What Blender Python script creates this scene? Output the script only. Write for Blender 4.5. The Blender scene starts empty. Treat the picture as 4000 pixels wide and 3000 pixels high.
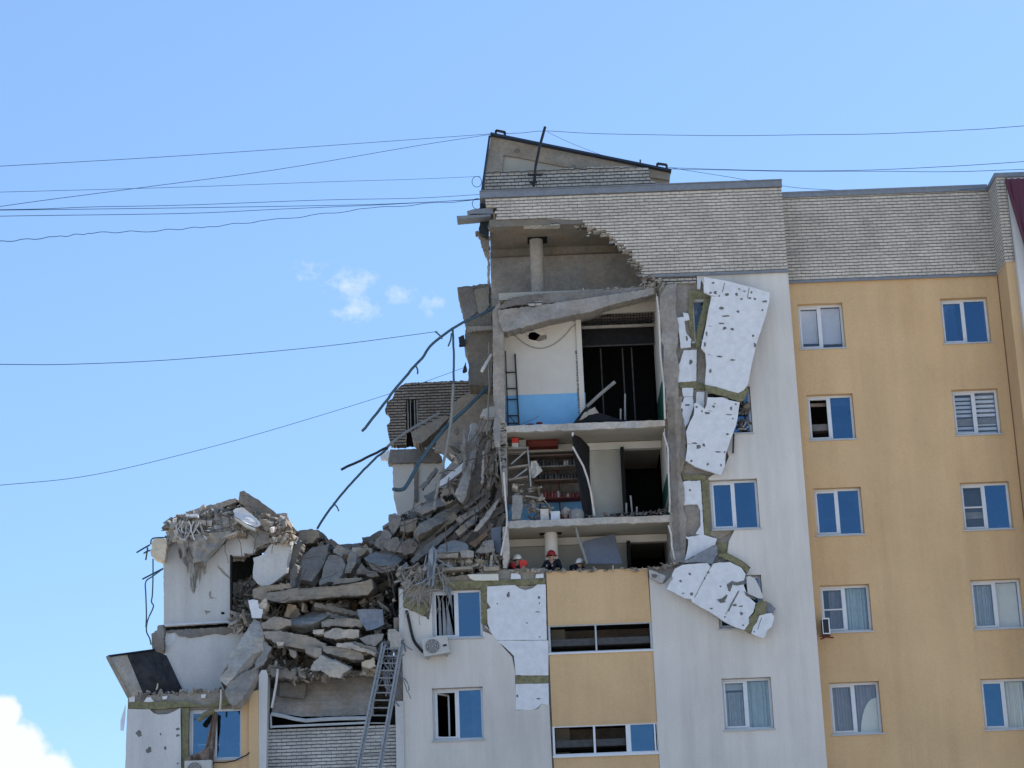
import bpy, bmesh, math, random
from mathutils import Vector, Matrix, noise
from mathutils.geometry import tessellate_polygon

R = math.radians
SC = bpy.context.scene
COL = SC.collection
PI = math.pi

# ---------------------------------------------------------------- camera
PITCH, ROLL, FPX = R(17.0), R(2.2), 8293.0
cam_d = bpy.data.cameras.new('camera')
cam = bpy.data.objects.new('camera', cam_d); COL.objects.link(cam)
CAM = Vector((0.0, 0.0, 1.6))
F_ = Vector((0, math.cos(PITCH), math.sin(PITCH)))
R0 = Vector((1, 0, 0)); U0 = Vector((0, -math.sin(PITCH), math.cos(PITCH)))
RX = math.cos(ROLL)*R0 - math.sin(ROLL)*U0
UX = math.sin(ROLL)*R0 + math.cos(ROLL)*U0
m = Matrix.Identity(4)
for i in range(3):
    m[i][0] = RX[i]; m[i][1] = UX[i]; m[i][2] = -F_[i]; m[i][3] = CAM[i]
cam.matrix_world = m
cam_d.sensor_width = 36.0
cam_d.lens = 36.0*FPX/4000.0
cam_d.clip_start = 0.5; cam_d.clip_end = 5000
SC.camera = cam

# ---------------------------------------------------------------- light and sky
SUN_AZ, SUN_EL = R(44), R(46)          # behind the building, to the right
w = bpy.data.worlds.new('World'); SC.world = w; w.use_nodes = True
wt = w.node_tree; wn = wt.nodes; wn.clear()
def N(t, kind, **kw):
    n = t.nodes.new(kind)
    for k, v in kw.items(): setattr(n, k, v)
    return n
out = N(wt, 'ShaderNodeOutputWorld'); bg = N(wt, 'ShaderNodeBackground')
sky = N(wt, 'ShaderNodeTexSky', sky_type='NISHITA', sun_disc=False)
sky.sun_elevation = SUN_EL; sky.sun_rotation = SUN_AZ
sky.air_density = 1.0; sky.dust_density = 0.3; sky.ozone_density = 3.0; sky.altitude = 100
bg.inputs['Strength'].default_value = 0.15
# clouds live in the sky itself, found by direction
tc = N(wt, 'ShaderNodeTexCoord')
def px_dir(x, y):
    d = F_ + (x-2000)/FPX*RX - (y-1500)/FPX*UX
    return d.normalized()
def sky_noise(scale, detail, rough, stretch=(1, 1, 1), lac=2.0, off=(0, 0, 0)):
    mp = N(wt, 'ShaderNodeMapping'); mp.inputs['Scale'].default_value = stretch
    mp.inputs['Location'].default_value = off
    wt.links.new(tc.outputs['Generated'], mp.inputs['Vector'])
    n = N(wt, 'ShaderNodeTexNoise'); n.inputs['Scale'].default_value = scale
    n.inputs['Detail'].default_value = detail; n.inputs['Roughness'].default_value = rough
    wt.links.new(mp.outputs[0], n.inputs['Vector'])
    return n.outputs['Fac']
def mth(op, a, b=None, clamp=False):
    n = N(wt, 'ShaderNodeMath', operation=op, use_clamp=clamp)
    for i, v in enumerate((a, b)):
        if v is None: continue
        if isinstance(v, (int, float)): n.inputs[i].default_value = v
        else: wt.links.new(v, n.inputs[i])
    return n.outputs[0]
def blob(x, y, rad, sx=1.0, sz=1.0):
    """1 at the direction, falling to 0 at angular radius rad"""
    d = px_dir(x, y)
    s = N(wt, 'ShaderNodeVectorMath', operation='SUBTRACT')
    wt.links.new(tc.outputs['Generated'], s.inputs[0]); s.inputs[1].default_value = d
    k = N(wt, 'ShaderNodeVectorMath', operation='MULTIPLY')
    wt.links.new(s.outputs[0], k.inputs[0]); k.inputs[1].default_value = (1/sx, 1/sx, 1/sz)
    l = N(wt, 'ShaderNodeVectorMath', operation='LENGTH'); wt.links.new(k.outputs[0], l.inputs[0])
    q = mth('DIVIDE', l.outputs['Value'], rad)
    return mth('SUBTRACT', 1.0, q, True)
def addm(lst):
    a = lst[0]
    for b in lst[1:]: a = mth('MAXIMUM', a, b)
    return a
wisp = addm([blob(1360, 1120, .014, 1.3, 1), blob(1400, 1215, .012, 1.4, .8), blob(1560, 1155, .009, 1.4, 1),
             blob(1690, 1185, .008, 1.1, 1), blob(1215, 1062, .009, 1.6, .8)])
nw = sky_noise(95, 9, .66, (1, 1, 1.3), off=(.37, .11, .2))
wd = mth('MULTIPLY', mth('SUBTRACT', mth('ADD', mth('MULTIPLY', wisp, .55), mth('MULTIPLY', nw, 1.9)), 1.14), 1.6, True)
wd = mth('MULTIPLY', wd, mth('MULTIPLY', wisp, 3.0, True))
big = addm([blob(50, 2970, .031, .75, 1.0), blob(-210, 2910, .041), blob(10, 2790, .014), blob(180, 3060, .02), blob(-400, 3050, .07)])
nb = sky_noise(45, 8, .6)
bd = mth('MULTIPLY', mth('SUBTRACT', mth('ADD', mth('MULTIPLY', big, 1.0), nb), .76), 5.0, True)
sep = N(wt, 'ShaderNodeSeparateXYZ'); wt.links.new(tc.outputs['Generated'], sep.inputs[0])
behind = mth('MULTIPLY', mth('MULTIPLY', sep.outputs[1], -2.0, True), mth('MULTIPLY', sep.outputs[2], 4.0, True))
added_veil = mth('MULTIPLY', mth('MULTIPLY', mth('SUBTRACT', sky_noise(7, 7, .6), .5), 3.2, True), mth('MULTIPLY', behind, .45))  # unseen cloud added behind the camera to vary the window reflections
cl = mth('MAXIMUM', added_veil, mth('MAXIMUM', mth('MULTIPLY', wd, .5), mth('MULTIPLY', bd, .95)))
hs = N(wt, 'ShaderNodeMix', data_type='RGBA', blend_type='MULTIPLY'); hs.inputs['Factor'].default_value = 1
gm = N(wt, 'ShaderNodeGamma'); gm.inputs[1].default_value = .6
wt.links.new(sky.outputs[0], gm.inputs[0]); wt.links.new(gm.outputs[0], hs.inputs['A']); hs.inputs['B'].default_value = (0.79, 1.05, 1.38, 1)
mx = N(wt, 'ShaderNodeMix', data_type='RGBA')
wt.links.new(cl, mx.inputs['Factor']); wt.links.new(hs.outputs['Result'], mx.inputs['A'])
mx.inputs['B'].default_value = (3.6, 3.75, 3.9, 1)
wt.links.new(mx.outputs['Result'], bg.inputs['Color']); wt.links.new(bg.outputs[0], out.inputs['Surface'])

sd = bpy.data.lights.new('sun', 'SUN'); sd.energy = 5.0; sd.angle = R(0.5); sd.color = (1, .95, .88)
sun = bpy.data.objects.new('sun', sd); COL.objects.link(sun)
sv = Vector((math.sin(SUN_AZ)*math.cos(SUN_EL), math.cos(SUN_AZ)*math.cos(SUN_EL), math.sin(SUN_EL)))
sun.rotation_euler = sv.to_track_quat('Z', 'Y').to_euler(); sun.location = (30, 40, 80)
SC.view_settings.view_transform = 'Standard'; SC.view_settings.look = 'None'
SC.view_settings.exposure = 0.9; SC.view_settings.gamma = 1; SC.view_settings.use_curve_mapping = False

# ---------------------------------------------------------------- pixel tiles -> world on a plane of constant depth
TL = dict(A=(1700, 450, 2.212), B=(1700, 1100, 2.212), C=(1400, 1400, 2.765), D=(1400, 1900, 2.765), E=(400, 1850, 2.765),
          F=(900, 1950, 2.765), G=(400, 2400, 2.765), H=(1000, 2400, 2.765), I=(2000, 1600, 2.765), J=(2500, 1000, 2.765),
          K=(2500, 1550, 2.765), L=(2400, 2000, 2.765), M=(2000, 2100, 1.84375), N=(3000, 1000, 1.659), O=(2700, 2200, 1.7015),
          Q=(3000, 550, 2.212), W=(0, 0, .553))
Y0 = 62.0
def P(t, x, y, Y=Y0):
    ox, oy, s = TL[t]
    sx, sy = ox+x/s, oy+y/s
    d = F_ + (sx-2000)/FPX*RX - (sy-1500)/FPX*UX
    return CAM + d*(Y/d.y)

# ---------------------------------------------------------------- materials
MATS = {}
def mat_base(name, rough=.9, spec=.25):
    m = bpy.data.materials.new(name); m.use_nodes = True
    t = m.node_tree; b = t.nodes['Principled BSDF']
    b.inputs['Roughness'].default_value = rough; b.inputs['Specular IOR Level'].default_value = spec
    MATS[name] = m
    return m, t, b
def tnoise(t, co, scale, detail=6, rough=.6, stretch=None):
    if stretch:
        mp = N(t, 'ShaderNodeMapping'); mp.inputs['Scale'].default_value = stretch
        t.links.new(co, mp.inputs['Vector']); co = mp.outputs[0]
    n = N(t, 'ShaderNodeTexNoise'); n.inputs['Scale'].default_value = scale
    n.inputs['Detail'].default_value = detail; n.inputs['Roughness'].default_value = rough
    t.links.new(co, n.inputs['Vector']); return n.outputs['Fac']
def tramp(t, fac, lo, hi, a, b):
    r = N(t, 'ShaderNodeMapRange'); r.inputs['From Min'].default_value = lo; r.inputs['From Max'].default_value = hi
    r.inputs['To Min'].default_value = a; r.inputs['To Max'].default_value = b
    t.links.new(fac, r.inputs['Value']); return r.outputs[0]
def tmul(t, a, b):
    n = N(t, 'ShaderNodeMath', operation='MULTIPLY')
    t.links.new(a, n.inputs[0]); t.links.new(b, n.inputs[1]); return n.outputs[0]
def shade(t, col, fac):
    n = N(t, 'ShaderNodeMix', data_type='RGBA', blend_type='MULTIPLY'); n.inputs['Factor'].default_value = 1
    if isinstance(col, tuple): n.inputs['A'].default_value = (*col, 1)
    else: t.links.new(col, n.inputs['A'])
    c = N(t, 'ShaderNodeCombineColor'); [t.links.new(fac, c.inputs[i]) for i in range(3)]
    t.links.new(c.outputs[0], n.inputs['B']); return n.outputs['Result']
def bumpit(t, b, fac, strength, dist):
    n = N(t, 'ShaderNodeBump'); n.inputs['Strength'].default_value = strength; n.inputs['Distance'].default_value = dist
    t.links.new(fac, n.inputs['Height']); t.links.new(n.outputs[0], b.inputs['Normal'])
def mixc(t, fac, a, b):
    n = N(t, 'ShaderNodeMix', data_type='RGBA'); t.links.new(fac, n.inputs['Factor'])
    for k, v in (('A', a), ('B', b)):
        if isinstance(v, tuple): n.inputs[k].default_value = (*v, 1)
        else: t.links.new(v, n.inputs[k])
    return n.outputs['Result']

def stucco(name, col, stain=(.6, .55, .5), streak=.16, blotch=.12):
    m, t, b = mat_base(name, .95, .15)
    co = N(t, 'ShaderNodeTexCoord').outputs['Object']
    f = tramp(t, tnoise(t, co, .35, 5, .6), .3, .7, 1-blotch, 1+blotch*.4)
    s = tramp(t, tnoise(t, co, 1.6, 6, .65, (1, 1, .09)), .42, .68, 1, 1-streak)
    g = tramp(t, tnoise(t, co, 22, 3, .7), .3, .7, .93, 1.06)
    k = tmul(t, tmul(t, f, s), g)
    c = shade(t, mixc(t, tramp(t, tnoise(t, co, .6, 5, .6, (1, 1, .35)), .5, .78, 0, .45), col, tuple(a*q for a, q in zip(col, stain))), k)
    t.links.new(c, b.inputs['Base Color'])
    bumpit(t, b, tnoise(t, co, 45, 3, .7), .5, .01)
    return m
def concrete(name, col, var=.3, island=0.0, warm=(1.12, 1.0, .86)):
    m, t, b = mat_base(name, .93, .15)
    co = N(t, 'ShaderNodeTexCoord').outputs['Object']
    a = tramp(t, tnoise(t, co, 1.3, 8, .65), .3, .7, 1-var, 1+var)
    p = tramp(t, tnoise(t, co, 9, 6, .7), .35, .65, .84, 1.12)
    k = tmul(t, a, p)
    if island:
        gi = N(t, 'ShaderNodeNewGeometry')
        k = tmul(t, k, tramp(t, gi.outputs['Random Per Island'], 0, 1, 1-island, 1+island))
    c = shade(t, mixc(t, tramp(t, tnoise(t, co, .9, 4, .6), .4, .65, 0, 1), col, tuple(x*q for x, q in zip(col, warm))), k)
    t.links.new(c, b.inputs['Base Color'])
    bumpit(t, b, tnoise(t, co, 14, 8, .75), .9, .035)
    return m
def brick(name, c1, c2, mortar, bw=.25, bh=.088, ms=.012, dirt=.25, squash=1.0):
    m, t, b = mat_base(name, .92, .15)
    tx = N(t, 'ShaderNodeTexCoord').outputs['Object']
    s = N(t, 'ShaderNodeSeparateXYZ'); t.links.new(tx, s.inputs[0])
    ad = N(t, 'ShaderNodeMath', operation='ADD'); t.links.new(s.outputs[0], ad.inputs[0]); t.links.new(s.outputs[1], ad.inputs[1])
    c = N(t, 'ShaderNodeCombineXYZ'); sc_ = N(t, 'ShaderNodeMath', operation='MULTIPLY'); sc_.inputs[1].default_value = 2.6; t.links.new(ad.outputs[0], sc_.inputs[0]); t.links.new(sc_.outputs[0], c.inputs[0]); t.links.new(s.outputs[2], c.inputs[1])
    # uneven courses
    wob = N(t, 'ShaderNodeVectorMath', operation='MULTIPLY_ADD')
    nz = N(t, 'ShaderNodeTexNoise'); nz.inputs['Scale'].default_value = 5; nz.inputs['Detail'].default_value = 3
    t.links.new(tx, nz.inputs['Vector']); t.links.new(nz.outputs['Color'], wob.inputs[0])
    wob.inputs[1].default_value = (.16, .03, 0); t.links.new(c.outputs[0], wob.inputs[2])
    k = N(t, 'ShaderNodeTexBrick'); k.offset = .5; k.squash = squash; k.squash_frequency = 3
    k.inputs['Scale'].default_value = 1; k.inputs['Brick Width'].default_value = bw*2.6; k.inputs['Row Height'].default_value = bh
    k.inputs['Mortar Size'].default_value = ms; k.inputs['Mortar Smooth'].default_value = .25; k.inputs['Bias'].default_value = -.2
    k.inputs['Color1'].default_value = (*c1, 1); k.inputs['Color2'].default_value = (*c2, 1); k.inputs['Mortar'].default_value = (*mortar, 1)
    t.links.new(wob.outputs[0], k.inputs['Vector'])
    f = tmul(t, tramp(t, tnoise(t, tx, .9, 6, .65), .3, .7, 1-dirt, 1+dirt*.4), tramp(t, tnoise(t, tx, 11, 5, .7), .3, .7, .8, 1.15))
    t.links.new(shade(t, k.outputs['Color'], f), b.inputs['Base Color'])
    iv = N(t, 'ShaderNodeMath', operation='SUBTRACT'); iv.inputs[0].default_value = 1; t.links.new(k.outputs['Fac'], iv.inputs[1])
    bumpit(t, b, iv.outputs[0], .8, .02)
    return m
def plain(name, col, rough=.6, spec=.4, var=.1, metal=0.0, scale=6):
    m, t, b = mat_base(name, rough, spec)
    co = N(t, 'ShaderNodeTexCoord').outputs['Object']
    f = tramp(t, tnoise(t, co, scale, 5, .65), .3, .7, 1-var, 1+var)
    t.links.new(shade(t, col, f), b.inputs['Base Color']); b.inputs['Metallic'].default_value = metal
    bumpit(t, b, tnoise(t, co, scale*4, 4, .7), .15, .01)
    return m
def glass(name, refl=.2, tint=(.85, .9, .95), gcol=(1, 1, 1)):
    m = bpy.data.materials.new(name); m.use_nodes = True; t = m.node_tree; t.nodes.clear()
    o = N(t, 'ShaderNodeOutputMaterial'); tr = N(t, 'ShaderNodeBsdfTransparent'); gl = N(t, 'ShaderNodeBsdfGlossy'); mxs = N(t, 'ShaderNodeMixShader')
    tr.inputs[0].default_value = (*tint, 1); gl.inputs['Roughness'].default_value = .01; gl.inputs[0].default_value = (*gcol, 1)
    co = N(t, 'ShaderNodeTexCoord').outputs['Object']
    bp = N(t, 'ShaderNodeBump'); bp.inputs['Strength'].default_value = .3; bp.inputs['Distance'].default_value = .02
    t.links.new(tnoise(t, co, 2.0, 2, .5), bp.inputs['Height']); t.links.new(bp.outputs[0], gl.inputs['Normal'])
    mxs.inputs[0].default_value = refl
    t.links.new(tr.outputs[0], mxs.inputs[1]); t.links.new(gl.outputs[0], mxs.inputs[2]); t.links.new(mxs.outputs[0], o.inputs[0])
    MATS[name] = m; return m

stucco('grey_stucco', (.645, .61, .56), (.78, .77, .74), .16, .10)
stucco('yellow_stucco', (.62, .425, .235), (.93, .80, .68), .10, .11)
stucco('white_plaster', (.58, .575, .56), (.8, .78, .74), .14, .12)
concrete('concrete', (.285, .27, .25), .28)
concrete('concrete_warm', (.27, .25, .22), .22)
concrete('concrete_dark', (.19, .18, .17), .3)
concrete('concrete_pale', (.42, .405, .38), .25)
concrete('concrete_blue', (.28, .277, .275), .25)
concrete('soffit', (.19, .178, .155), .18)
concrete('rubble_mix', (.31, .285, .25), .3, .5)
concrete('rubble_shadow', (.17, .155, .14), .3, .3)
concrete('plaster_mix', (.55, .54, .52), .2, .4)
concrete('wood_mix', (.17, .12, .085), .3, .5)
brick('silicate_brick', (.60, .54, .46), (.49, .445, .385), (.15, .138, .122), .28, .105, .017, .20)
brick('loose_brick', (.48, .455, .41), (.36, .34, .30), (.07, .068, .065), .23, .115, .022)
brick('rear_brick', (.32, .275, .225), (.22, .19, .16), (.045, .04, .036), .25, .10, .022, .3)
brick('infill_brick', (.55, .53, .49), (.45, .435, .41), (.13, .13, .13), .29, .10, .018)
plain('foam', (.64, .65, .67), .85, .2, .10, scale=5)
plain('foam_dark', (.15, .15, .145), .9, .1, .3)
plain('mineral_wool', (.19, .178, .105), 1, 0, .35, scale=8)
plain('interior_white', (.55, .52, .47), .85, .2, .06, scale=1.5)
plain('interior_beige', (.36, .34, .29), .85, .2, .08, scale=1.5)
plain('blue_paint', (.17, .39, .62), .7, .25, .08, scale=2)
plain('green_paint', (.02, .10, .065), .6, .3, .1)
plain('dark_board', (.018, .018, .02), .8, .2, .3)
plain('shade_grey', (.07, .07, .072), .8, .2, .3)  # grey with the shade of the recesses put into the colour
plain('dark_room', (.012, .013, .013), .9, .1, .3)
plain('grey_board', (.14, .16, .20), .7, .3, .1)
plain('upvc', (.62, .64, .67), .4, .5, .05)
plain('frame_grey', (.40, .42, .44), .5, .4, .1)
plain('flashing', (.20, .215, .235), .55, .5, .15, .3)
plain('dark_flashing', (.02, .035, .06), .5, .5, .1, .3)
plain('black_metal', (.01, .011, .012), .5, .4, .2)
plain('wire_dark', (.02, .05, .10), 1, 0, .1)
plain('pipe_blue', (.05, .095, .12), .55, .4, .2, .2)
plain('pipe_grey', (.22, .22, .21), .7, .3, .2)
plain('steel', (.33, .33, .32), .6, .4, .2, .2)
plain('aged_white', (.46, .45, .42), .6, .3, .1)
plain('rebar', (.10, .085, .075), .8, .2, .3)
plain('bitumen', (.045, .045, .05), .9, .1, .5, scale=3)
plain('maroon', (.085, .018, .035), .5, .4, .1)
plain('cloth_brown', (.22, .17, .14), .95, .05, .3)
plain('cloth_dust', (.30, .275, .24), .95, .05, .25)
plain('cloth_grey', (.20, .215, .24), .95, .05, .25)
plain('curtain_grey', (.30, .33, .36), .95, .05, .1)
plain('curtain_white', (.60, .62, .64), .95, .05, .1)
plain('curtain_teal', (.34, .42, .44), .95, .05, .1)
plain('curtain_mauve', (.24, .22, .25), .95, .05, .1)
plain('blind_grey', (.5, .51, .56), .9, .1, .05)
plain('cream_reflection_and_strip', (.62, .60, .52), .9, .1, .05)  # cream for painted window reflections and for one pale wall strip
plain('shelf_wood', (.16, .11, .085), .8, .2, .2)
plain('red_wood', (.12, .022, .014), .7, .3, .2)
plain('jar_red', (.16, .03, .02), .4, .5, .3)
plain('jar_dark', (.045, .04, .035), .35, .5, .3)
plain('jar_pale', (.38, .36, .33), .4, .5, .2)
plain('red_plastic', (.55, .03, .015), .5, .4, .1)
plain('helmet_white', (.75, .75, .72), .35, .5, .05)
plain('helmet_red', (.30, .012, .02), .35, .5, .05)
plain('jacket_red', (.55, .06, .05), .9, .1, .15)
plain('jacket_navy', (.02, .024, .035), .9, .1, .2)
plain('skin', (.45, .28, .2), .6, .3, .05)
plain('hair', (.03, .02, .015), .8, .2, .1)
plain('asphalt', (.46, .42, .36), .95, .1, .15)
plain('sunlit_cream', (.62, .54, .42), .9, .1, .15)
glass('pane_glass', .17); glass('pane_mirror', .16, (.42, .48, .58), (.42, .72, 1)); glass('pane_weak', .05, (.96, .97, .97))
MT = MATS

# ---------------------------------------------------------------- mesh builder
class MB:
    def __init__(s): s.v = []; s.f = []
    def add(s, vs, fs):
        o = len(s.v); s.v += [Vector(v) for v in vs]; s.f += [tuple(i+o for i in f) for f in fs]; return s
    def box(s, x0, x1, y0, y1, z0, z1):
        v = [(x, y, z) for z in (z0, z1) for y in (y0, y1) for x in (x0, x1)]
        return s.add(v, [(0, 2, 3, 1), (4, 5, 7, 6), (0, 1, 5, 4), (2, 6, 7, 3), (0, 4, 6, 2), (1, 3, 7, 5)])
    def prism(s, pts, vec, cap=True):
        """closed loop of 3-D points swept by a vector"""
        n = len(pts); vec = Vector(vec)
        a = [Vector(p) for p in pts]; b = [p+vec for p in a]
        fs = [(i, (i+1) % n, (i+1) % n+n, i+n) for i in range(n)]
        if cap:
            tri = tessellate_polygon([a])
            fs += [tuple(t) for t in tri] + [tuple(i+n for i in reversed(t)) for t in tri]
        return s.add(a+b, fs)
    def plate(s, outer, Y, t, holes=()):
        """outer / holes: lists of (X, Z); wall of thickness t going back from Y"""
        loops = [[Vector((x, z, 0)) for x, z in outer]] + [[Vector((x, z, 0)) for x, z in h] for h in holes]
        tri = tessellate_polygon(loops)
        flat = [v for l in loops for v in l]; n = len(flat)
        vs = [(v.x, Y, v.y) for v in flat] + [(v.x, Y+t, v.y) for v in flat]
        fs = [tuple(q) for q in tri] + [tuple(i+n for i in reversed(q)) for q in tri]
        o = 0
        for l in loops:
            k = len(l)
            for i in range(k): fs.append((o+i, o+(i+1) % k, o+(i+1) % k+n, o+i+n))
            o += k
        return s.add(vs, fs)
    def tube(s, pts, r, seg=6, r2=None):
        pts = [Vector(p) for p in pts]; rings = []
        for i, p in enumerate(pts):
            d = (pts[min(i+1, len(pts)-1)] - pts[max(i-1, 0)])
            d = d.normalized() if d.length > 1e-9 else Vector((0, 0, 1))
            a = d.cross(Vector((0, 0, 1)) if abs(d.z) < .9 else Vector((0, 1, 0))).normalized(); b = d.cross(a)
            rr = r if r2 is None else r+(r2-r)*i/max(1, len(pts)-1)
            rings.append([p+(a*math.cos(2*PI*k/seg)+b*math.sin(2*PI*k/seg))*rr for k in range(seg)])
        vs = [v for q in rings for v in q]; fs = []
        for i in range(len(pts)-1):
            for k in range(seg): fs.append((i*seg+k, i*seg+(k+1) % seg, (i+1)*seg+(k+1) % seg, (i+1)*seg+k))
        fs.append(tuple(reversed(range(seg)))); fs.append(tuple(range((len(pts)-1)*seg, len(pts)*seg)))
        return s.add(vs, fs)
    def bar(s, a, b, w, h=None):
        """square-section bar from a to b"""
        a, b = Vector(a), Vector(b); h = h or w; d = (b-a).normalized()
        u = d.cross(Vector((0, 1, 0)) if abs(d.y) < .9 else Vector((0, 0, 1))).normalized(); v = d.cross(u)
        pts = []
        for c in (a, b):
            for p, q in ((-1, -1), (1, -1), (1, 1), (-1, 1)): pts.append(c+u*(p*w/2)+v*(q*h/2))
        return s.add(pts, [(3, 2, 1, 0), (4, 5, 6, 7), (0, 1, 5, 4), (1, 2, 6, 5), (2, 3, 7, 6), (3, 0, 4, 7)])
    def ell(s, c, rx, ry, rz, seg=14, rings=9, zmin=-1.0, rot=None):
        c = Vector(c); vs = []; fs = []
        t0 = math.asin(zmin) if zmin > -1 else -PI/2
        for i in range(rings+1):
            t = t0+(PI/2-t0)*i/rings
            for k in range(seg):
                a = 2*PI*k/seg
                v = Vector((rx*math.cos(t)*math.cos(a), ry*math.cos(t)*math.sin(a), rz*math.sin(t)))
                if rot: v = rot @ v
                vs.append(c+v)
        for i in range(rings):
            for k in range(seg): fs.append((i*seg+k, i*seg+(k+1) % seg, (i+1)*seg+(k+1) % seg, (i+1)*seg+k))
        fs.append(tuple(reversed(range(seg))))
        return s.add(vs, fs)
    def rev(s, c, prof, seg=10):
        c = Vector(c); vs = []; fs = []
        for r, z in prof:
            for k in range(seg): vs.append(c+Vector((r*math.cos(2*PI*k/seg), r*math.sin(2*PI*k/seg), z)))
        for i in range(len(prof)-1):
            for k in range(seg): fs.append((i*seg+k, i*seg+(k+1) % seg, (i+1)*seg+(k+1) % seg, (i+1)*seg+k))
        fs.append(tuple(reversed(range(seg)))); fs.append(tuple(range((len(prof)-1)*seg, len(prof)*seg)))
        return s.add(vs, fs)
    def shard(s, c, sx, sy, sz, rnd, jit=.25):
        q = Matrix.Rotation(rnd.uniform(0, PI*2), 3, Vector((rnd.uniform(-1, 1), rnd.uniform(-1, 1), rnd.uniform(-1, 1)+.01)).normalized())
        vs = []
        for z in (-1, 1):
            for y in (-1, 1):
                for x in (-1, 1):
                    v = Vector((x*sx*(1+rnd.uniform(-jit, jit)), y*sy*(1+rnd.uniform(-jit, jit)), z*sz*(1+rnd.uniform(-jit, jit))))/2
                    vs.append(Vector(c)+q @ v)
        return s.add(vs, [(0, 2, 3, 1), (4, 5, 7, 6), (0, 1, 5, 4), (2, 6, 7, 3), (0, 4, 6, 2), (1, 3, 7, 5)])

def new_obj(name, mb, mat, smooth=False, origin=None):
    me = bpy.data.meshes.new(name)
    o0 = origin or Vector((0, 0, 0))
    me.from_pydata([v-o0 for v in mb.v], [], mb.f); me.update()
    bm = bmesh.new(); bm.from_mesh(me); bmesh.ops.recalc_face_normals(bm, faces=bm.faces); bm.to_mesh(me); bm.free()
    me.materials.append(MT[mat] if isinstance(mat, str) else mat)
    if smooth:
        for p in me.polygons: p.use_smooth = True
    o = bpy.data.objects.new(name, me); o.location = o0; COL.objects.link(o)
    return o
def setp(o, label=None, cat=None, group=None, kind=None):
    for k, v in (('label', label), ('category', cat), ('group', group), ('kind', kind)):
        if v: o[k] = v
    return o
def thing(name, loc, label, cat, group=None):
    o = bpy.data.objects.new(name, None); o.location = loc; o.empty_display_size = .2; COL.objects.link(o)
    o['wloc'] = tuple(loc); setp(o, label, cat, group); return o
def part(name, mb, mat, parent, label=None, smooth=False, kind=None):
    """mesh in world coordinates put under a parent"""
    o = new_obj(name, mb, mat, smooth)
    o.parent = parent
    q = parent; L = Vector((0, 0, 0))
    while q is not None: L += Vector(q.location); q = q.parent
    o.location = -L if False else Vector((0, 0, 0))
    o.location = -L
    # keep nested offsets right: child's world location is the origin
    setp(o, label, None, None, kind); return o
def solo(name, mb, mat, label, cat, group=None, smooth=False, kind=None):
    xs = [v.x for v in mb.v]; ys = [v.y for v in mb.v]; zs = [v.z for v in mb.v]
    og = Vector(((min(xs)+max(xs))/2, (min(ys)+max(ys))/2, min(zs)))
    o = new_obj(name, mb, mat, smooth, og); return setp(o, label, cat, group, kind)

RN = random.Random(5)
def rough(o, amp=.03, step=.22):
    """chip a slab: finer mesh, every point pushed a little by noise"""
    bm = bmesh.new(); bm.from_mesh(o.data)
    for k in range(3):
        es = [e for e in bm.edges if e.calc_length() > step]
        if not es or len(bm.verts) > 1500: break
        bmesh.ops.subdivide_edges(bm, edges=es, cuts=1); bmesh.ops.triangulate(bm, faces=bm.faces)
    for v in bm.verts:
        q = (v.co+o.location)*3.1; v.co += Vector((noise.noise(q), noise.noise(q+Vector((7, 3, 1))), noise.noise(q+Vector((2, 9, 5)))))*amp
        q = q*3.3; v.co += Vector((noise.noise(q), noise.noise(q+Vector((7, 3, 1))), noise.noise(q+Vector((2, 9, 5)))))*amp*.6
    bmesh.ops.recalc_face_normals(bm, faces=bm.faces); bm.to_mesh(o.data); bm.free(); return o
def jag(pts, seg=14, amp=4, rnd=None, closed=True):
    """break a pixel outline into short uneven pieces"""
    rnd = rnd or RN; res = []; n = len(pts)
    if any(len(p) > 2 for p in pts): pts = [(p[0], p[1], p[2] if len(p) > 2 else 0) for p in pts]
    for i in range(n if closed else n-1):
        a = pts[i]; b = pts[(i+1) % n]; d = math.hypot(b[0]-a[0], b[1]-a[1]); k = max(1, int(d/seg)); res.append(a)
        for j in range(1, k):
            t = (j+rnd.uniform(-.3, .3))/k; q = []
            for u in range(len(a)): q.append(a[u]+(b[u]-a[u])*t)
            nx, ny = -(b[1]-a[1])/d, (b[0]-a[0])/d; e = rnd.gauss(0, amp*.6)
            q[0] += nx*e; q[1] += ny*e; res.append(tuple(q))
    if not closed: res.append(pts[-1])
    return res
def loop(t, pts, Y=Y0):
    return [P(t, p[0], p[1], Y+(p[2] if len(p) > 2 else 0)) for p in pts]
def pieces(name, lst, mat, parent):
    for q in lst: part(name, q, mat, parent)
def xz(t, pts, Y=Y0):
    return [(q.x, q.z) for q in loop(t, pts, Y)]
def rect(t, x0, y0, x1, y1, Y=Y0):
    a = P(t, x0, y0, Y); b = P(t, x1, y1, Y); return (a.x, b.z, b.x, a.z)   # x0,z0,x1,z1
def rloop(r): return [(r[0], r[1]), (r[2], r[1]), (r[2], r[3]), (r[0], r[3])]
def stepped(pts, bh=.102, bw=.125, rnd=None):
    """brick-toothed version of an (X,Z) open line"""
    rnd = rnd or RN; res = []
    for i in range(len(pts)-1):
        (xa, za), (xb, zb) = pts[i], pts[i+1]; n = max(1, int(round(abs(zb-za)/bh)))
        for k in range(n):
            t0, t1 = k/n, (k+1)/n
            x = xa+(xb-xa)*(t0+t1)/2+rnd.choice((-1, 0, 0, 1))*bw*.45
            res += [(x, za+(zb-za)*t0), (x, za+(zb-za)*t1)]
    return res

# ================================================================ GROUND
g = MB().add([(-900, -300, 0), (900, -300, 0), (900, 1500, 0), (-900, 1500, 0)], [(0, 1, 2, 3)])
solo('ground', g, 'asphalt', None, None, kind='structure')

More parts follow.
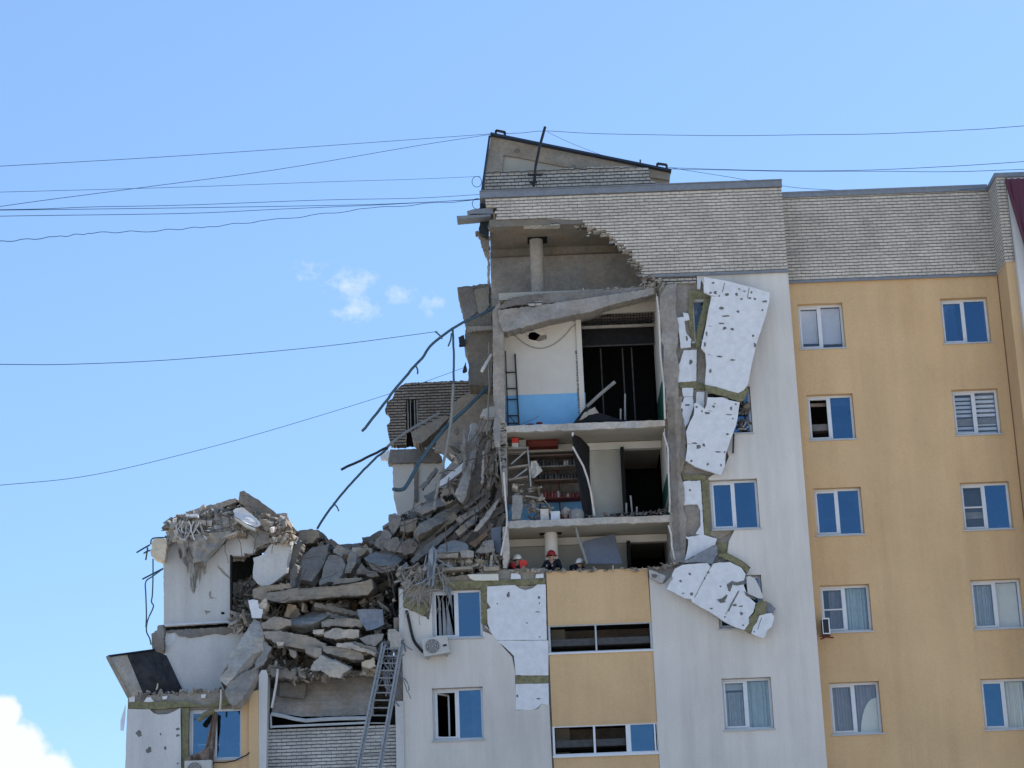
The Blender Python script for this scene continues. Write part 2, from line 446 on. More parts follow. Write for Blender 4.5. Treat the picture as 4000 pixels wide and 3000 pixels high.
# ================================================================ MAIN BUILDING
def xw(t, x, y, Y=Y0): return P(t, x, y, Y).x
def zw(t, x, y, Y=Y0): return P(t, x, y, Y).z
XL = xw('B', 590, 1240)             # inner face of the left cross wall
XR = xw('B', 1985, 1200)            # inner face of the right cross wall
XA = xw('H', 1595, 1100)            # left end of the middle grey wall
XB = xw('M', 262, 700)              # middle wall / loggia joint
XC = xw('M', 1010, 700)             # loggia / right grey wall joint
XD = xw('W', 1703, 600)             # right end of the grey wall
XE = xw('Q', 1890, 430, Y0+.8)      # right end of the yellow wall
XF = xw('Q', 2050, 330, Y0-.45)     # right end of the brick pilaster
ZTOP = zw('A', 1500, 680)           # top of the main parapet
ZBR = zw('J', 1000, 188)            # bottom of the brickwork
ZF1 = zw('B', 1300, 1222); ZF2 = zw('I', 860, 1172); ZF3 = zw('M', 620, 222)
ZF0 = zw('A', 1830, 1470)
ZC0 = zw('A', 900, 955)
bld = thing('apartment_building', (4, Y0+6, 0), 'grey and yellow high rise block whose left corner is torn open floor by floor', 'building')

def win_rects():
    """window openings: tile corners -> (rect, style)"""
    yl = Y0+.8+.2
    L = []
    for x0, y0, x1, y1, st in ((1722, 657, 1828, 750, 'roller'), (1742, 853, 1850, 947, 'open_dark'), (1757, 1055, 1868, 1153, 'blue'),
                               (1770, 1265, 1886, 1362, 'midbar'), (1790, 1475, 1908, 1583, 'mauve'),
                               (2030, 645, 2142, 738, 'curtain_blue'), (2055, 842, 2165, 936, 'stripes'), (2073, 1043, 2190, 1141, 'barblue'),
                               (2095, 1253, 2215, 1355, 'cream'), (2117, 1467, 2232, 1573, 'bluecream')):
        L.append((rect('W', x0, y0, x1, y1, Y0+.8), st))
    return L

def window(parent, r, Y, st, depth=.22, name='window', sill=True, left_frac=.5):
    """two-leaf plastic window; r = (x0, z0, x1, z1) of the opening, Y = face of the wall"""
    x0, z0, x1, z1 = r; Yf = Y+depth; fw = .065; d = .07
    m = MB()
    m.box(x0, x0+fw, Yf, Yf+d, z0, z1).box(x1-fw, x1, Yf, Yf+d, z0, z1)
    m.box(x0+fw, x1-fw, Yf+.002, Yf+d, z1-fw, z1).box(x0+fw, x1-fw, Yf+.002, Yf+d, z0, z0+fw*1.2)
    xm = x0+(x1-x0)*left_frac
    m.box(xm-.035, xm+.035, Yf-.004, Yf+d, z0+fw*1.2, z1-fw)
    # opening sash on the left leaf
    s = .05; a0, a1, b0, b1 = x0+fw, xm-.035, z0+fw*1.2, z1-fw
    m.box(a0, a0+s, Yf-.02, Yf+d-.01, b0, b1).box(a1-s, a1, Yf-.02, Yf+d-.01, b0, b1)
    m.box(a0+s, a1-s, Yf-.018, Yf+d-.01, b1-s, b1).box(a0+s, a1-s, Yf-.018, Yf+d-.01, b0, b0+s)
    if st in ('midbar', 'barblue'):
        zm = b0+(b1-b0)*.5; m.box(a0+s, a1-s, Yf-.01, Yf+.03, zm-.02, zm+.02)
    w = part(name, m, 'upvc', parent)
    lr = (a0+s, b0+s, a1-s, b1-s); rr = (xm+.035, b0, x1-fw, b1)
    gl = 'pane_glass'
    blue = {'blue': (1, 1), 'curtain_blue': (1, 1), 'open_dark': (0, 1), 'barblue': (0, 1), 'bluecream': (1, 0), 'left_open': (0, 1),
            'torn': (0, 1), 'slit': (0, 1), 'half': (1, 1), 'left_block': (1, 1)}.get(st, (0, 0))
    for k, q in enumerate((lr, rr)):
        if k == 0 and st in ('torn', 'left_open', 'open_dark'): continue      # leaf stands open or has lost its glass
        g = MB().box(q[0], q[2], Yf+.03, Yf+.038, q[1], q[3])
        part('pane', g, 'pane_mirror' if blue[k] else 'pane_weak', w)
    # what hangs behind the glass
    yc = Yf+.16
    def curtain(q, mat, t0=0.0, t1=1.0, u0=0.0, u1=1.0, folds=True, label=None, nm='curtain'):
        X0 = q[0]+(q[2]-q[0])*u0; X1 = q[0]+(q[2]-q[0])*u1; Z0 = q[1]+(q[3]-q[1])*t0; Z1 = q[1]+(q[3]-q[1])*t1
        n = 26; vs = []
        for i in range(n+1):
            x = X0+(X1-X0)*i/n; y = yc+(.03*math.sin(i*1.55+X0*7)+.015*math.sin(i*.6) if folds else 0)
            vs += [(x, y, Z0), (x, y, Z1)]
        g = MB().add(vs, [(2*i, 2*i+2, 2*i+3, 2*i+1) for i in range(n)])
        part(nm, g, mat, w, label)
    if st == 'roller':
        curtain(lr, 'blind_grey', .12, 1, folds=False, nm='roller_blind'); curtain(rr, 'blind_grey', .12, 1, folds=False, nm='roller_blind')
    elif st == 'open_dark':
        curtain(lr, 'cloth_brown', .86, .95, folds=False, nm='roller_blind'); curtain(rr, 'blind_grey', .84, 1, folds=False, nm='roller_blind')
    elif st == 'midbar':
        curtain(lr, 'curtain_mauve', 0, 1, .35, 1); curtain(rr, 'curtain_teal')
    elif st == 'mauve':
        curtain(lr, 'curtain_mauve'); curtain(rr, 'curtain_mauve')
        n = 10; vs = [(rr[0]+.12, yc-.05, rr[1]), (rr[2], yc-.05, rr[1])]
        vs = [Vector((rr[2], yc-.06, rr[1])), Vector((rr[0]+.10, yc-.06, rr[1]))]
        for i in range(n+1):
            t = i/n; vs.append(Vector((rr[0]+.10+(rr[2]-rr[0]-.10)*t**1.3, yc-.06, rr[1]+(rr[3]-rr[1])*.72*(1-(1-t)**2.2))))
        part('curtain', MB().add(vs, [tuple(range(len(vs)))]), 'cream_reflection_and_strip', w, 'cream reflection painted as a pale curved sheet')  # reflection of a sunlit building opposite, painted as a sheet behind the glass
    elif st == 'curtain_blue':
        curtain(lr, 'curtain_white', 0, 1, .1, .75); curtain(rr, 'curtain_grey')
    elif st == 'stripes':
        n = 9
        for k, q in enumerate((lr, rr)):
            g = MB(); h = (q[3]-q[1])/n
            for i in range(n): g.box(q[0], q[2], yc, yc+.004, q[1]+i*h, q[1]+i*h+h*.62)
            part('striped_blind', g, 'blind_grey' if k == 0 else 'foam', w)
    elif st == 'barblue': curtain(lr, 'dark_board', 0, .95, folds=False, nm='insect_screen'); curtain(rr, 'curtain_white', 0, .1, .5, .75, False)
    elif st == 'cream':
        curtain(lr, 'curtain_grey'); curtain(rr, 'cream_reflection_and_strip', folds=False, nm='roller_blind')  # right leaf: cream sheet stands in for a reflected sunlit building
    elif st == 'bluecream': curtain(rr, 'cream_reflection_and_strip')  # cream reflection painted as a hanging sheet
    elif st == 'teal':
        curtain(lr, 'curtain_grey', 0, .8); curtain(lr, 'curtain_grey', .85, 1, folds=False, nm='roller_blind'); curtain(rr, 'curtain_teal')
    elif st == 'torn':
        g = MB(); q = lr
        for k in range(3):
            pts = []
            a = q[0]+(q[2]-q[0])*(.12+.22*k); b = a+(q[2]-q[0])*.17
            g.add([(a, yc-.05, q[1]), (b+.05*k, yc, q[1]), (b-.05, yc, q[3]-.15*k), (a, yc-.05, q[3])], [(0, 1, 2, 3)])
        part('curtain', g, 'curtain_grey', w, 'curtain torn into hanging strips')
    elif st == 'left_open':
        curtain(rr, 'curtain_white', 0, 1, .55, 1)
        # sash swung inwards
        hx, X1 = lr[0], lr[0]+.34; y1 = Yf+.45; g = MB()
        g.bar((hx, Yf+.05, lr[1]), (hx, Yf+.05, lr[3]), .05).bar((X1, y1, lr[1]+.02), (X1, y1, lr[3]-.02), .05)
        g.bar((hx, Yf+.05, lr[3]), (X1, y1, lr[3]-.02), .05).bar((hx, Yf+.05, lr[1]), (X1, y1, lr[1]+.02), .05)
        part('sash', g, 'upvc', w)
    elif st == 'blue':
        curtain(lr, 'curtain_white', 0, 1, .06, .34); curtain(rr, 'curtain_white', 0, 1, .8, 1)
    elif st == 'left_block':
        curtain(lr, 'curtain_white', .0, 1, .0, .2); curtain(rr, 'curtain_white', 0, 1, .1, .9)
    if sill:
        part('sill', MB().box(x0-.03, x1+.03, Y-.05, Yf-.002, z0-.045, z0-.003), 'frame_grey', w)
    return w

# ---- right yellow wall with its ten windows
wr = win_rects()
YY = Y0+.8
zq = zw('Q', 1000, 1195, YY)          # brick bottom on the yellow part
zqt = zw('Q', 1000, 470, YY)
yw = MB().plate(rloop((XD-.5, 0, XE+.02, zq)), YY, .34, [rloop(r) for r, s in wr])
part('yellow_wall', yw, 'yellow_stucco', bld)
for r, s in wr: window(bld, r, YY, s)
part('brick_parapet', MB().box(XD-.5, XE+.02, YY-.06, YY+.34, zq, zqt), 'silicate_brick', bld)
part('parapet_drip', MB().box(XD+.02, XE, YY-.10, YY-.062, zq-.05, zq+.03), 'flashing', bld)
part('parapet_cap', MB().box(XD+.05, XE, YY-.12, YY+.4, zqt+.002, zqt+.13).box(XD+.05, XE, YY-.13, YY+.42, zqt+.131, zqt+.19), 'flashing', bld)
# pilaster at the right: brick above, yellow below
YP = Y0-.45
zpt = zw('Q', 1990, 318, YP); zpb = zw('Q', 2060, 1045, YP)
part('brick_pilaster', MB().box(XE+.021, XF, YP, YY+.3, zpb, zpt), 'silicate_brick', bld)
part('yellow_pilaster', MB().box(XE+.05, XF+.06, YP+.04, YY+.3, 0, zpb-.002), 'yellow_stucco', bld)
part('pilaster_cap', MB().box(XE-.03, XF+3, YP-.06, YY+.45, zpt+.002, zpt+.14), 'flashing', bld)

# ---- right grey wall: concrete core, stucco insulation over it
gwin = [(rect('W', 1490, 640, 1592, 735), 'slit'), (rect('W', 1521, 838, 1627, 934), 'slit'), (rect('W', 1533, 1037, 1643, 1140), 'blue'),
        (rect('W', 1546, 1245, 1652, 1355), 'blue'), (rect('W', 1558, 1466, 1673, 1573), 'teal')]
core = MB().plate(rloop((XC, 0, XD-.02, ZBR)), Y0+.121, .3, [rloop(r) for r, s in gwin if r[3] < ZF3+.2])
# the core of the opened storeys keeps clear of the rooms
core = MB()
core.plate([(XC, 0), (XD-.02, 0), (XD-.02, ZBR), (XR+.02, ZBR), (XR+.02, ZF3), (XC, ZF3)], Y0+.121, .3, [rloop(r) for r, s in gwin])
part('concrete_wall', core, 'concrete', bld)
for r, s in gwin: window(bld, r, Y0, s)
# stucco sheet: torn left outline, everything else straight
tear = [('W', 1700, 591), ('J', 1150, 186), ('J', 640, 204), ('J', 700, 400), ('J', 800, 700), ('J', 900, 1150), ('J', 1190, 1390), ('K', 1190, 20)]
# openings of the window rows are cut as holes; the tear runs along them
tr = xz('J', [(625, 206), (760, 420), (745, 800), (860, 1100), (960, 1370)])
w2 = gwin[1][0]; w3 = gwin[2][0]; w4 = gwin[3][0]; w5 = gwin[4][0]
tr += [(w2[2]-.35, w2[3]), (w2[2], w2[3]), (w2[2], w2[1]), (w2[0]+.4, w2[1])]
tr += xz('K', [(960, 640), (905, 780), (760, 860), (735, 885)])
tr += [(w3[0], w3[3]), (w3[2], w3[3]), (w3[2], w3[1])]
tr += xz('K', [(1020, 1442), (960, 1560)]) + xz('L', [(1235, 330), (1220, 440), (1390, 530), (1470, 600)])
tr += [(w4[2]-.45, w4[3]), (w4[2], w4[3]), (w4[2], w4[1]), (w4[0], w4[1]), (w4[0], w4[1]+.35)]
tr += xz('L', [(1000, 1000), (800, 850), (700, 700), (620, 690), (540, 770), (500, 780), (440, 740), (375, 705)])
tr = tr[:1] + tr[1:]
outer = [(tr[0][0], ZBR-.004), (XD, ZBR-.004), (XD, 0), (XC+.004, 0), (XC+.004, tr[-1][1])] + list(reversed(tr))[1:-1]
part('grey_stucco_wall', MB().plate(outer, Y0, .12, [rloop(w5)]), 'grey_stucco', bld)
part('stucco_return', MB().box(XD-.02, XD-.001, Y0+.121, YY, 0, ZBR-.004), 'grey_stucco', bld)

# insulation that still sticks to the concrete beside the torn openings
def foam_patch(t, pts, lab, th=.10, Y=Y0+.01, seg=22, amp=3, holes=(), mat='foam', name='foam_patch', rnd=None):
    q = jag(pts, seg, amp)
    part(name, MB().plate(xz(t, q, Y), Y, th), mat, bld, lab)
    if holes:
        h = MB()
        for (x, y, rx, ry) in holes:
            pt = [(x+rx*math.cos(a*PI/4)*(1+.25*math.sin(a*2.3+x)), y+ry*math.sin(a*PI/4)*(1+.25*math.cos(a*1.7+y))) for a in range(8)]
            h.plate(xz(t, pt, Y-.006), Y-.006, .005)
        part('scar', h, 'foam_dark', bld)
foam_patch('J', [(400, 665), (475, 660), (465, 610), (520, 620), (535, 690), (480, 700), (500, 830), (555, 900), (550, 985), (440, 995), (425, 850)], 'torn white strip beside the top window', holes=[(505, 890, 12, 30)])
foam_patch('J', [(470, 1020), (612, 1010), (608, 1350), (390, 1365), (400, 1210), (440, 1130)], None, holes=[(548, 1145, 20, 26)])
foam_patch('J', [(455, 1425), (575, 1425), (572, 1516), (465, 1516)], None)
foam_patch('J', [(612, 1470), (695, 1465), (690, 1640), (600, 1645)], None)
foam_patch('K', [(480, 0), (570, 0), (580, 100), (530, 260), (490, 330), (445, 290), (462, 130), (400, 100), (400, 70), (460, 60)], None, holes=[(510, 88, 28, 12)])
foam_patch('K', [(480, 910), (655, 905), (690, 1500), (600, 1480), (655, 1390), (650, 1220), (615, 1160), (500, 1165), (440, 1175), (430, 980)], None, holes=[(540, 1008, 12, 12)])
foam_patch('J', [(612, 205), (665, 210), (650, 360), (620, 350)], None)
foam_patch('L', [(745, 260), (800, 270), (960, 240), (1110, 290), (1090, 350), (900, 450), (755, 530), (790, 400), (800, 300)], None, Y=Y0-.02)
for t, q in (('J', [(530, 370), (700, 380), (775, 425), (740, 600), (640, 980), (575, 975), (520, 700), (525, 480)]),
             ('J', [(400, 1368), (600, 1360), (700, 1385), (700, 1440), (460, 1425), (400, 1400)]),
             ('K', [(450, 830), (750, 850), (750, 890), (660, 905), (470, 900)]),
             ('K', [(665, 905), (735, 890), (760, 1500), (695, 1500)]),
             ('L', [(1110, 330), (1240, 330), (1225, 440), (1290, 480), (1420, 560), (1460, 610), (1430, 660), (1240, 520), (1110, 460)])):
    hl = [rloop(gwin[0][0])] if t == 'J' and q[0][0] == 530 else []
    if hl:
        m = MB()
        m.plate(xz('J', jag([(530, 370), (700, 380), (775, 425), (768, 450), (590, 450), (575, 560), (590, 900), (575, 975), (520, 700), (525, 480)], 25, 4), Y0+.04), Y0+.04, .07)
        m.plate(xz('J', jag([(692, 470), (765, 450), (740, 600), (640, 985), (600, 985), (612, 820)], 25, 4), Y0-.10), Y0-.10, .07)
    else: m = MB().plate(xz(t, jag(q, 25, 5), Y0+.05), Y0+.05, .065)
    part('mineral_wool_strip', m, 'mineral_wool', bld)
foam_patch('K', [(760, 1440), (1010, 1440), (860, 1540), (760, 1500)], 'exposed brown backing under the window', mat='concrete_warm', name='exposed_backing', th=.04, Y=Y0+.07)

# ---- big brick parapet over the opened corner, lower edge broken in brick steps
YB = Y0-.03
low = xz('A', [(1275, 905), (1340, 970), (1440, 990), (1530, 1045), (1570, 1090), (1650, 1140), (1700, 1195), (1740, 1275), (1790, 1335), (1815, 1390)], YB)
lst = stepped(low)
left = stepped(xz('A', [(430, 735), (445, 790), (500, 800), (520, 850), (560, 905)], YB), .102, .2)
zb_ = zw('J', 400, 200, YB)
right = XD
out = left + [(xw('A', 915, 905, YB), left[-1][1]), (lst[0][0], lst[0][1])] + lst + [(lst[-1][0], ZBR), (right, ZBR), (right, ZTOP), (left[0][0], ZTOP)]
part('brick_parapet', MB().plate(out, YB, .38), 'silicate_brick', bld, 'parapet with a curved bite broken out of its lower edge')
# loose bricks hanging on the broken edge
m = []; rr_ = random.Random(11)
for i in range(0, len(lst)-1, 2):
    x, z = lst[i]
    if rr_.random() < .75:
        bx = x-rr_.uniform(.05, .2); m.append(MB().box(bx, bx+.22, YB+rr_.uniform(.05, .2), YB+.36, z-.1, z-.015))
    if rr_.random() < .5: m.append(MB().shard(Vector((x-rr_.uniform(.05, .25), YB+.25, z-rr_.uniform(.05, .2))), .18, .11, .08, rr_))
for k in range(7):
    a = P('A', 530+k*78, 945+rr_.uniform(-3, 3), YB+.05); m.append(MB().box(a.x, a.x+.29, YB+.02+rr_.uniform(0, .06), YB+.3, a.z-.05, a.z+.045))
q = P('J', 70, 200, YB)
for k in range(26):
    a = P('J', 80+rr_.random()*200, 190+rr_.random()*90, YB); m.append(MB().box(a.x, a.x+.2, YB+.02+.01*k % .1, YB+.3, a.z-.04, a.z+.04))
pieces('loose_brick', m, 'loose_brick', bld)
part('brick_course', MB().box(xw('J', 265, 290), xw('J', 612, 290), Y0+.0, Y0+.3, zw('J', 430, 293), ZBR-.03), 'loose_brick', bld, 'rough brick course with smashed faces')
part('parapet_cap', MB().box(xw('A', 385, 720), right+.02, YB-.06, YB+.45, ZTOP+.002, ZTOP+.2).box(xw('A', 385, 720), right+.03, YB-.09, YB+.47, ZTOP+.202, ZTOP+.235), 'flashing', bld)
part('parapet_drip', MB().box(xw('J', 130, 200), right, YB-.05, YB-.003, ZBR-.05, ZBR+.02), 'flashing', bld)
part('parapet_corner', MB().box(XD-.06, XD-.001, YB+.381, YY-.062, zqt-.5, ZTOP), 'silicate_brick', bld)

# ---- attic void behind the bitten parapet
XAT = xw('A', 478, 1150, Y0)
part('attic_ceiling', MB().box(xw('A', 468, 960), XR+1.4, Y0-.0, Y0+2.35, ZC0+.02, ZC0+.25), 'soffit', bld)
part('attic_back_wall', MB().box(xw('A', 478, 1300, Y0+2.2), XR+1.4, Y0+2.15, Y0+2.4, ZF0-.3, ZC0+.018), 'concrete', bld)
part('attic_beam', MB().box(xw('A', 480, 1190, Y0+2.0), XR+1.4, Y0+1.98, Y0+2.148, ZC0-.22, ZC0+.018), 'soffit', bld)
part('attic_side_wall', MB().box(XR+1.2, XR+1.42, Y0+.4, Y0+2.14, ZF0-.1, ZC0+.01), 'concrete_dark', bld)
pv = P('A', 885, 1400, Y0+1.25)
m = MB().tube([(pv.x, pv.y, ZF0-.3), (pv.x, pv.y, ZC0+.01)], .21, 20)
part('vent_pipe', m, 'concrete', bld, smooth=False)
m = MB().box(pv.x-.27, pv.x+.35, pv.y-.25, pv.y+.3, ZC0-.01, ZC0+.015)
part('pipe_hole', m, 'dark_room', bld)

# ---- floors of the opened corner
def floor(za, zb, th, Y1, nm, x0=XL, x1=XR, mat='concrete_pale', mat2='interior_beige'):
    """slab with a bright broken front edge and a beige underside"""
    n = 30; up = []; dn = []; r_ = random.Random(int(za*100))
    for i in range(n+1):
        x = x0+(x1-x0)*i/n; up.append((x, za+r_.uniform(-.012, .012)))
        dn.append((x, za-th+r_.uniform(-.02, .02)))
    f = MB().plate(up+list(reversed(dn)), Y0-.02, .14); fo = part(nm, f, mat, bld)
    part('floor_slab', MB().box(x0, x1, Y0+.121, Y1, za-th+.012, za-.012), mat2, fo)  # bounce light on the ceiling below is put into the beige
    return fo
floor(ZF1, ZF1, .21, Y0+5, 'broken_floor_edge'); floor(ZF2, ZF2, .21, Y0+5, 'broken_floor_edge')
m = MB().box(XL-.3, XR+.3, Y0+.36, Y0+5, ZF3-.25, ZF3-.02); part('floor_slab', m, 'concrete', bld)
# room heights
H1 = ZF0-.25
YBK = Y0+1.5
# room 1: white and blue painted wall, dark recess with gate to its right
xs = xw('B', 1285, 900, Y0+1.0)
zd = zw('B', 950, 972, Y0+1.0)
part('painted_wall', MB().box(xw('B', 580, 900, Y0+1.0), xs, Y0+1.0, Y0+1.2, zd, H1+.4), 'interior_white', bld, 'white painted wall above a blue dado')
part('dado', MB().box(xw('B', 600, 1100, Y0+1.0), xs+.03, Y0+.995, Y0+1.2, ZF1, zd-.002), 'blue_paint', bld, 'blue lower band of the painted wall')
m = MB().box(xs-.16, xs+.0, Y0+.93, Y0+.99, ZF1+.5, H1+.25)
part('door_jamb', m, 'interior_white', bld)
m = MB(); r_ = random.Random(3)
xj = xs-.2
for k in range(26):
    z = ZF1+.6+k*.08; m.box(xj+r_.uniform(-.03, .0), xj+r_.uniform(.02, .06), Y0+.985, Y0+.994, z, z+r_.uniform(.03, .07))
part('cracked_plaster', m, 'concrete_dark', bld)
# plaster blotches, cable sagging on the wall
m = MB()
for cx, cy, rx, ry in ((870, 450, 85, 60), (850, 480, 55, 45), (880, 385, 30, 22)):
    m.plate(xz('B', [(cx+rx*math.cos(a*PI/7)*(1+.15*math.sin(a*3)), cy+ry*math.sin(a*PI/7)) for a in range(14)], Y0+.99), Y0+.988+.001*(rx % 3), .01)
part('plaster_patch', m, 'plaster_mix', bld)
m = MB().plate(xz('B', [(870, 510), (900, 470), (960, 460), (965, 495), (900, 515)], Y0+.98), Y0+.98, .008); part('hole', m, 'concrete_dark', bld)
pts = []
for i in range(15):
    t = i/14; x = 665+550*t; y = 430+175*math.sin(PI*min(1, t*1.05))**.8-60*t
    pts.append(P('B', x, y, Y0+.97))
part('sagging_cable', MB().tube(pts, .012, 5), 'pipe_grey', bld)
# ladder rungs fixed to the left of the painted wall
xa, xb = xw('B', 618, 900, Y0+.9), xw('B', 705, 900, Y0+.9)
m = MB().bar((xa, Y0+.9, ZF1), (xa, Y0+.9, zw('B', 610, 600, Y0+.9)), .035).bar((xb+.02, Y0+.9, ZF1), (xb-.02, Y0+.9, zw('B', 700, 625, Y0+.9)), .05)
for y in (785, 925, 1020, 1160, 1225): m.bar((xa, Y0+.9, zw('B', 650, y, Y0+.9)), (xb, Y0+.9, zw('B', 650, y, Y0+.9)), .035)
part('wall_ladder', m, 'black_metal', bld)
# dark recess of room 1
XRI = XR
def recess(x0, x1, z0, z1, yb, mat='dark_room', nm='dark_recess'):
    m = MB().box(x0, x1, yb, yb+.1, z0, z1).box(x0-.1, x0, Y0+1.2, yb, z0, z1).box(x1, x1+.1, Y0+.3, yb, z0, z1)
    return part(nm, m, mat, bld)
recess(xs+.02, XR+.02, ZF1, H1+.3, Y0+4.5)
m = MB(); zt = zw('B', 1600, 255, Y0+1.3)
x0, x1 = xs+.02, XR-.03
m.box(x0, x1, Y0+1.3, Y0+1.36, zw('B', 1600, 395, Y0+1.3), zw('B', 1600, 372, Y0+1.3))
part('transom_beam', m, 'concrete', bld)
m = MB(); za, zb = zw('B', 1600, 372, Y0+1.4), zw('B', 1600, 270, Y0+1.4)
for i in range(26): x = x0+(x1-x0)*i/25; m.bar((x, Y0+1.4, za), (x, Y0+1.4, zb), .018)
for z in (za+.1, (za+zb)/2, zb-.1): m.bar((x0, Y0+1.41, z), (x1, Y0+1.41, z), .018)
part('metal_grille', m, 'black_metal', bld)
m = MB().box(x0, x1, Y0+1.9, Y0+2.0, zw('B', 1600, 545, Y0+1.9), zw('B', 1600, 400, Y0+1.9)); part('dark_panel', m, 'dark_board', bld)
m = MB(); z = zw('B', 1600, 545, Y0+1.88); m.box(x0, x1, Y0+1.86, Y0+1.9, z-.04, z)
for x in (1460, 1650, 1730):
    a = P('B', x, 1190, Y0+2.2); m.box(a.x-.02, a.x+.02, Y0+2.2, Y0+2.24, ZF1, z)
part('door_frame', m, 'shade_grey', bld)  # dimness of the recess is put into the frame colour
part('ceiling', MB().box(XL, XR, Y0+.2, Y0+4.5, H1+.02, H1+.25), 'interior_beige', bld)
m = MB().plate(xz('B', [(1215, 285), (1900, 255), (1905, 110), (1300, 255)], Y0+.9), Y0+.9, .1)
part('ceiling_beam', m, 'interior_beige', bld)
m = MB().add([P('B', 1915, 900, Y0+.5), P('B', 1990, 900, Y0+.06), P('B', 2000, 1200, Y0+.06), P('B', 1915, 1200, Y0+.5)], [(0, 1, 2, 3)])
m = MB().box(XR-.03, XR-.004, Y0+.1, Y0+2.5, ZF1, ZF1+1.25); part('green_dado', m, 'green_paint', bld)
m = MB().box(XR-.03, XR-.004, Y0+.1, Y0+2.5, ZF1+1.252, H1); part('side_wall', m, 'interior_white', bld)
m = MB().box(XR-.03, XR-.004, Y0+.1, Y0+2.5, ZF2, ZF2+1.3); part('green_dado', m, 'green_paint', bld)
m = MB().box(XR-.03, XR-.004, Y0+.1, Y0+2.5, ZF2+1.302, ZF1-.22); part('side_wall', m, 'interior_white', bld)
m = MB().box(XR-.03, XR-.004, Y0+.1, Y0+2.5, ZF3, ZF2-.22); part('side_wall', m, 'interior_white', bld)

# rooms 2 and 3
for zf, zc, t, yb0, nm in ((ZF2, ZF1-.21, 'I', 430, 2), (ZF3, ZF2-.21, 'I', 1400, 3)):
    part('lintel_beam', MB().box(XL, XR-.04, YBK, YBK+.25, zc-.24, zc-.012), 'interior_white', bld)
xp = xw('I', 1215, 800, YBK); xq = xw('I', 835, 800, YBK)
part('partition_wall', MB().box(xq, xp, YBK+.1, YBK+.2, ZF2, ZF1-.45), 'interior_beige', bld)
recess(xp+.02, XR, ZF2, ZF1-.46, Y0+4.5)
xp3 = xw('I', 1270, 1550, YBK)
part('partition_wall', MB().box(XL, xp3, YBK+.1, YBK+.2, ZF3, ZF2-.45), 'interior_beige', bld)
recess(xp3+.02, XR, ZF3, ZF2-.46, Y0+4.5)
part('storage_back_wall', MB().box(XL, xq+.2, YBK+.45, YBK+.55, ZF2, ZF1-.22), 'blue_paint', bld)
part('storage_back_wall', MB().box(XL, xq+.2, YBK+.42, YBK+.448, ZF2+1.0, ZF1-.22), 'concrete_dark', bld)
pv = P('I', 425, 1500, Y0+.95)
part('vent_pipe', MB().tube([(pv.x, pv.y, ZF3), (pv.x, pv.y, ZF2-.2)], .2, 20), 'interior_white', bld)
part('pipe_hole', MB().box(pv.x-.33, pv.x+.33, pv.y-.12, pv.y+.12, ZF2-.225, ZF2-.195), 'dark_room', bld)
# curled steel strips where the loggia glazing was torn off the right wall
for t, pts in (('B', [(1915, 130), (1935, 300), (1945, 620), (1975, 900), (1985, 1190)]), ('I', [(1635, 250), (1685, 420), (1690, 680), (1705, 1000), (1700, 1110)]),
               ('I', [(1690, 1250), (1720, 1350), (1725, 1470), (1755, 1620)])):
    part('torn_plaster_strip', MB().tube([P(t, x, y, Y0-.05) for x, y in pts], .03, 5), 'plaster_mix', bld)

# ---- cross walls at both ends of the opened corner
def wall_end(t, pts, Y, depth, mat, nm, seg=18, amp=5, lab=None):
    q = jag(pts, seg, amp); a = loop(t, q, Y)
    return part(nm, MB().prism(a, (0, depth, 0)), mat, bld, lab)
wall_end('W', [(1440, 615), (1462, 612), (1470, 1000), (1482, 1160), (1478, 1215), (1452, 1215), (1440, 900), (1425, 640)], Y0-.03, 3, 'concrete', 'cross_wall')
wall_end('B', [(500, 240), (560, 170), (590, 420), (598, 900), (620, 1659), (570, 1659), (530, 1300), (500, 900)], Y0-.02, 2.5, 'concrete', 'cross_wall', lab='ragged left end of the opened storeys')
wall_end('C', [(1540, 700), (1600, 700), (1612, 1480), (1560, 1480), (1530, 1000)], Y0-.02, 2.5, 'concrete', 'cross_wall')
wall_end('D', [(1560, 440), (1615, 430), (1635, 760), (1600, 880), (1560, 880)], Y0-.02, 1.3, 'concrete_pale', 'cross_wall')
# strip of bare concrete left of the panels, with broken cover
wall_end('J', [(200, 330), (290, 310), (330, 1100), (380, 1300), (390, 1659), (270, 1659), (250, 1000), (225, 700)], Y0-.01, .12, 'concrete_dark', 'spalled_strip')
wall_end('K', [(290, 0), (460, 0), (440, 120), (500, 380), (490, 690), (440, 850), (420, 1150), (450, 1659), (340, 1659), (320, 700)], Y0+.0, .115, 'concrete', 'spalled_strip')
wall_end('K', [(300, 0), (360, 0), (380, 500), (400, 800), (420, 1400), (440, 1659), (370, 1659), (330, 800)], Y0-.06, .12, 'concrete_dark', 'spalled_strip', 16, 9)

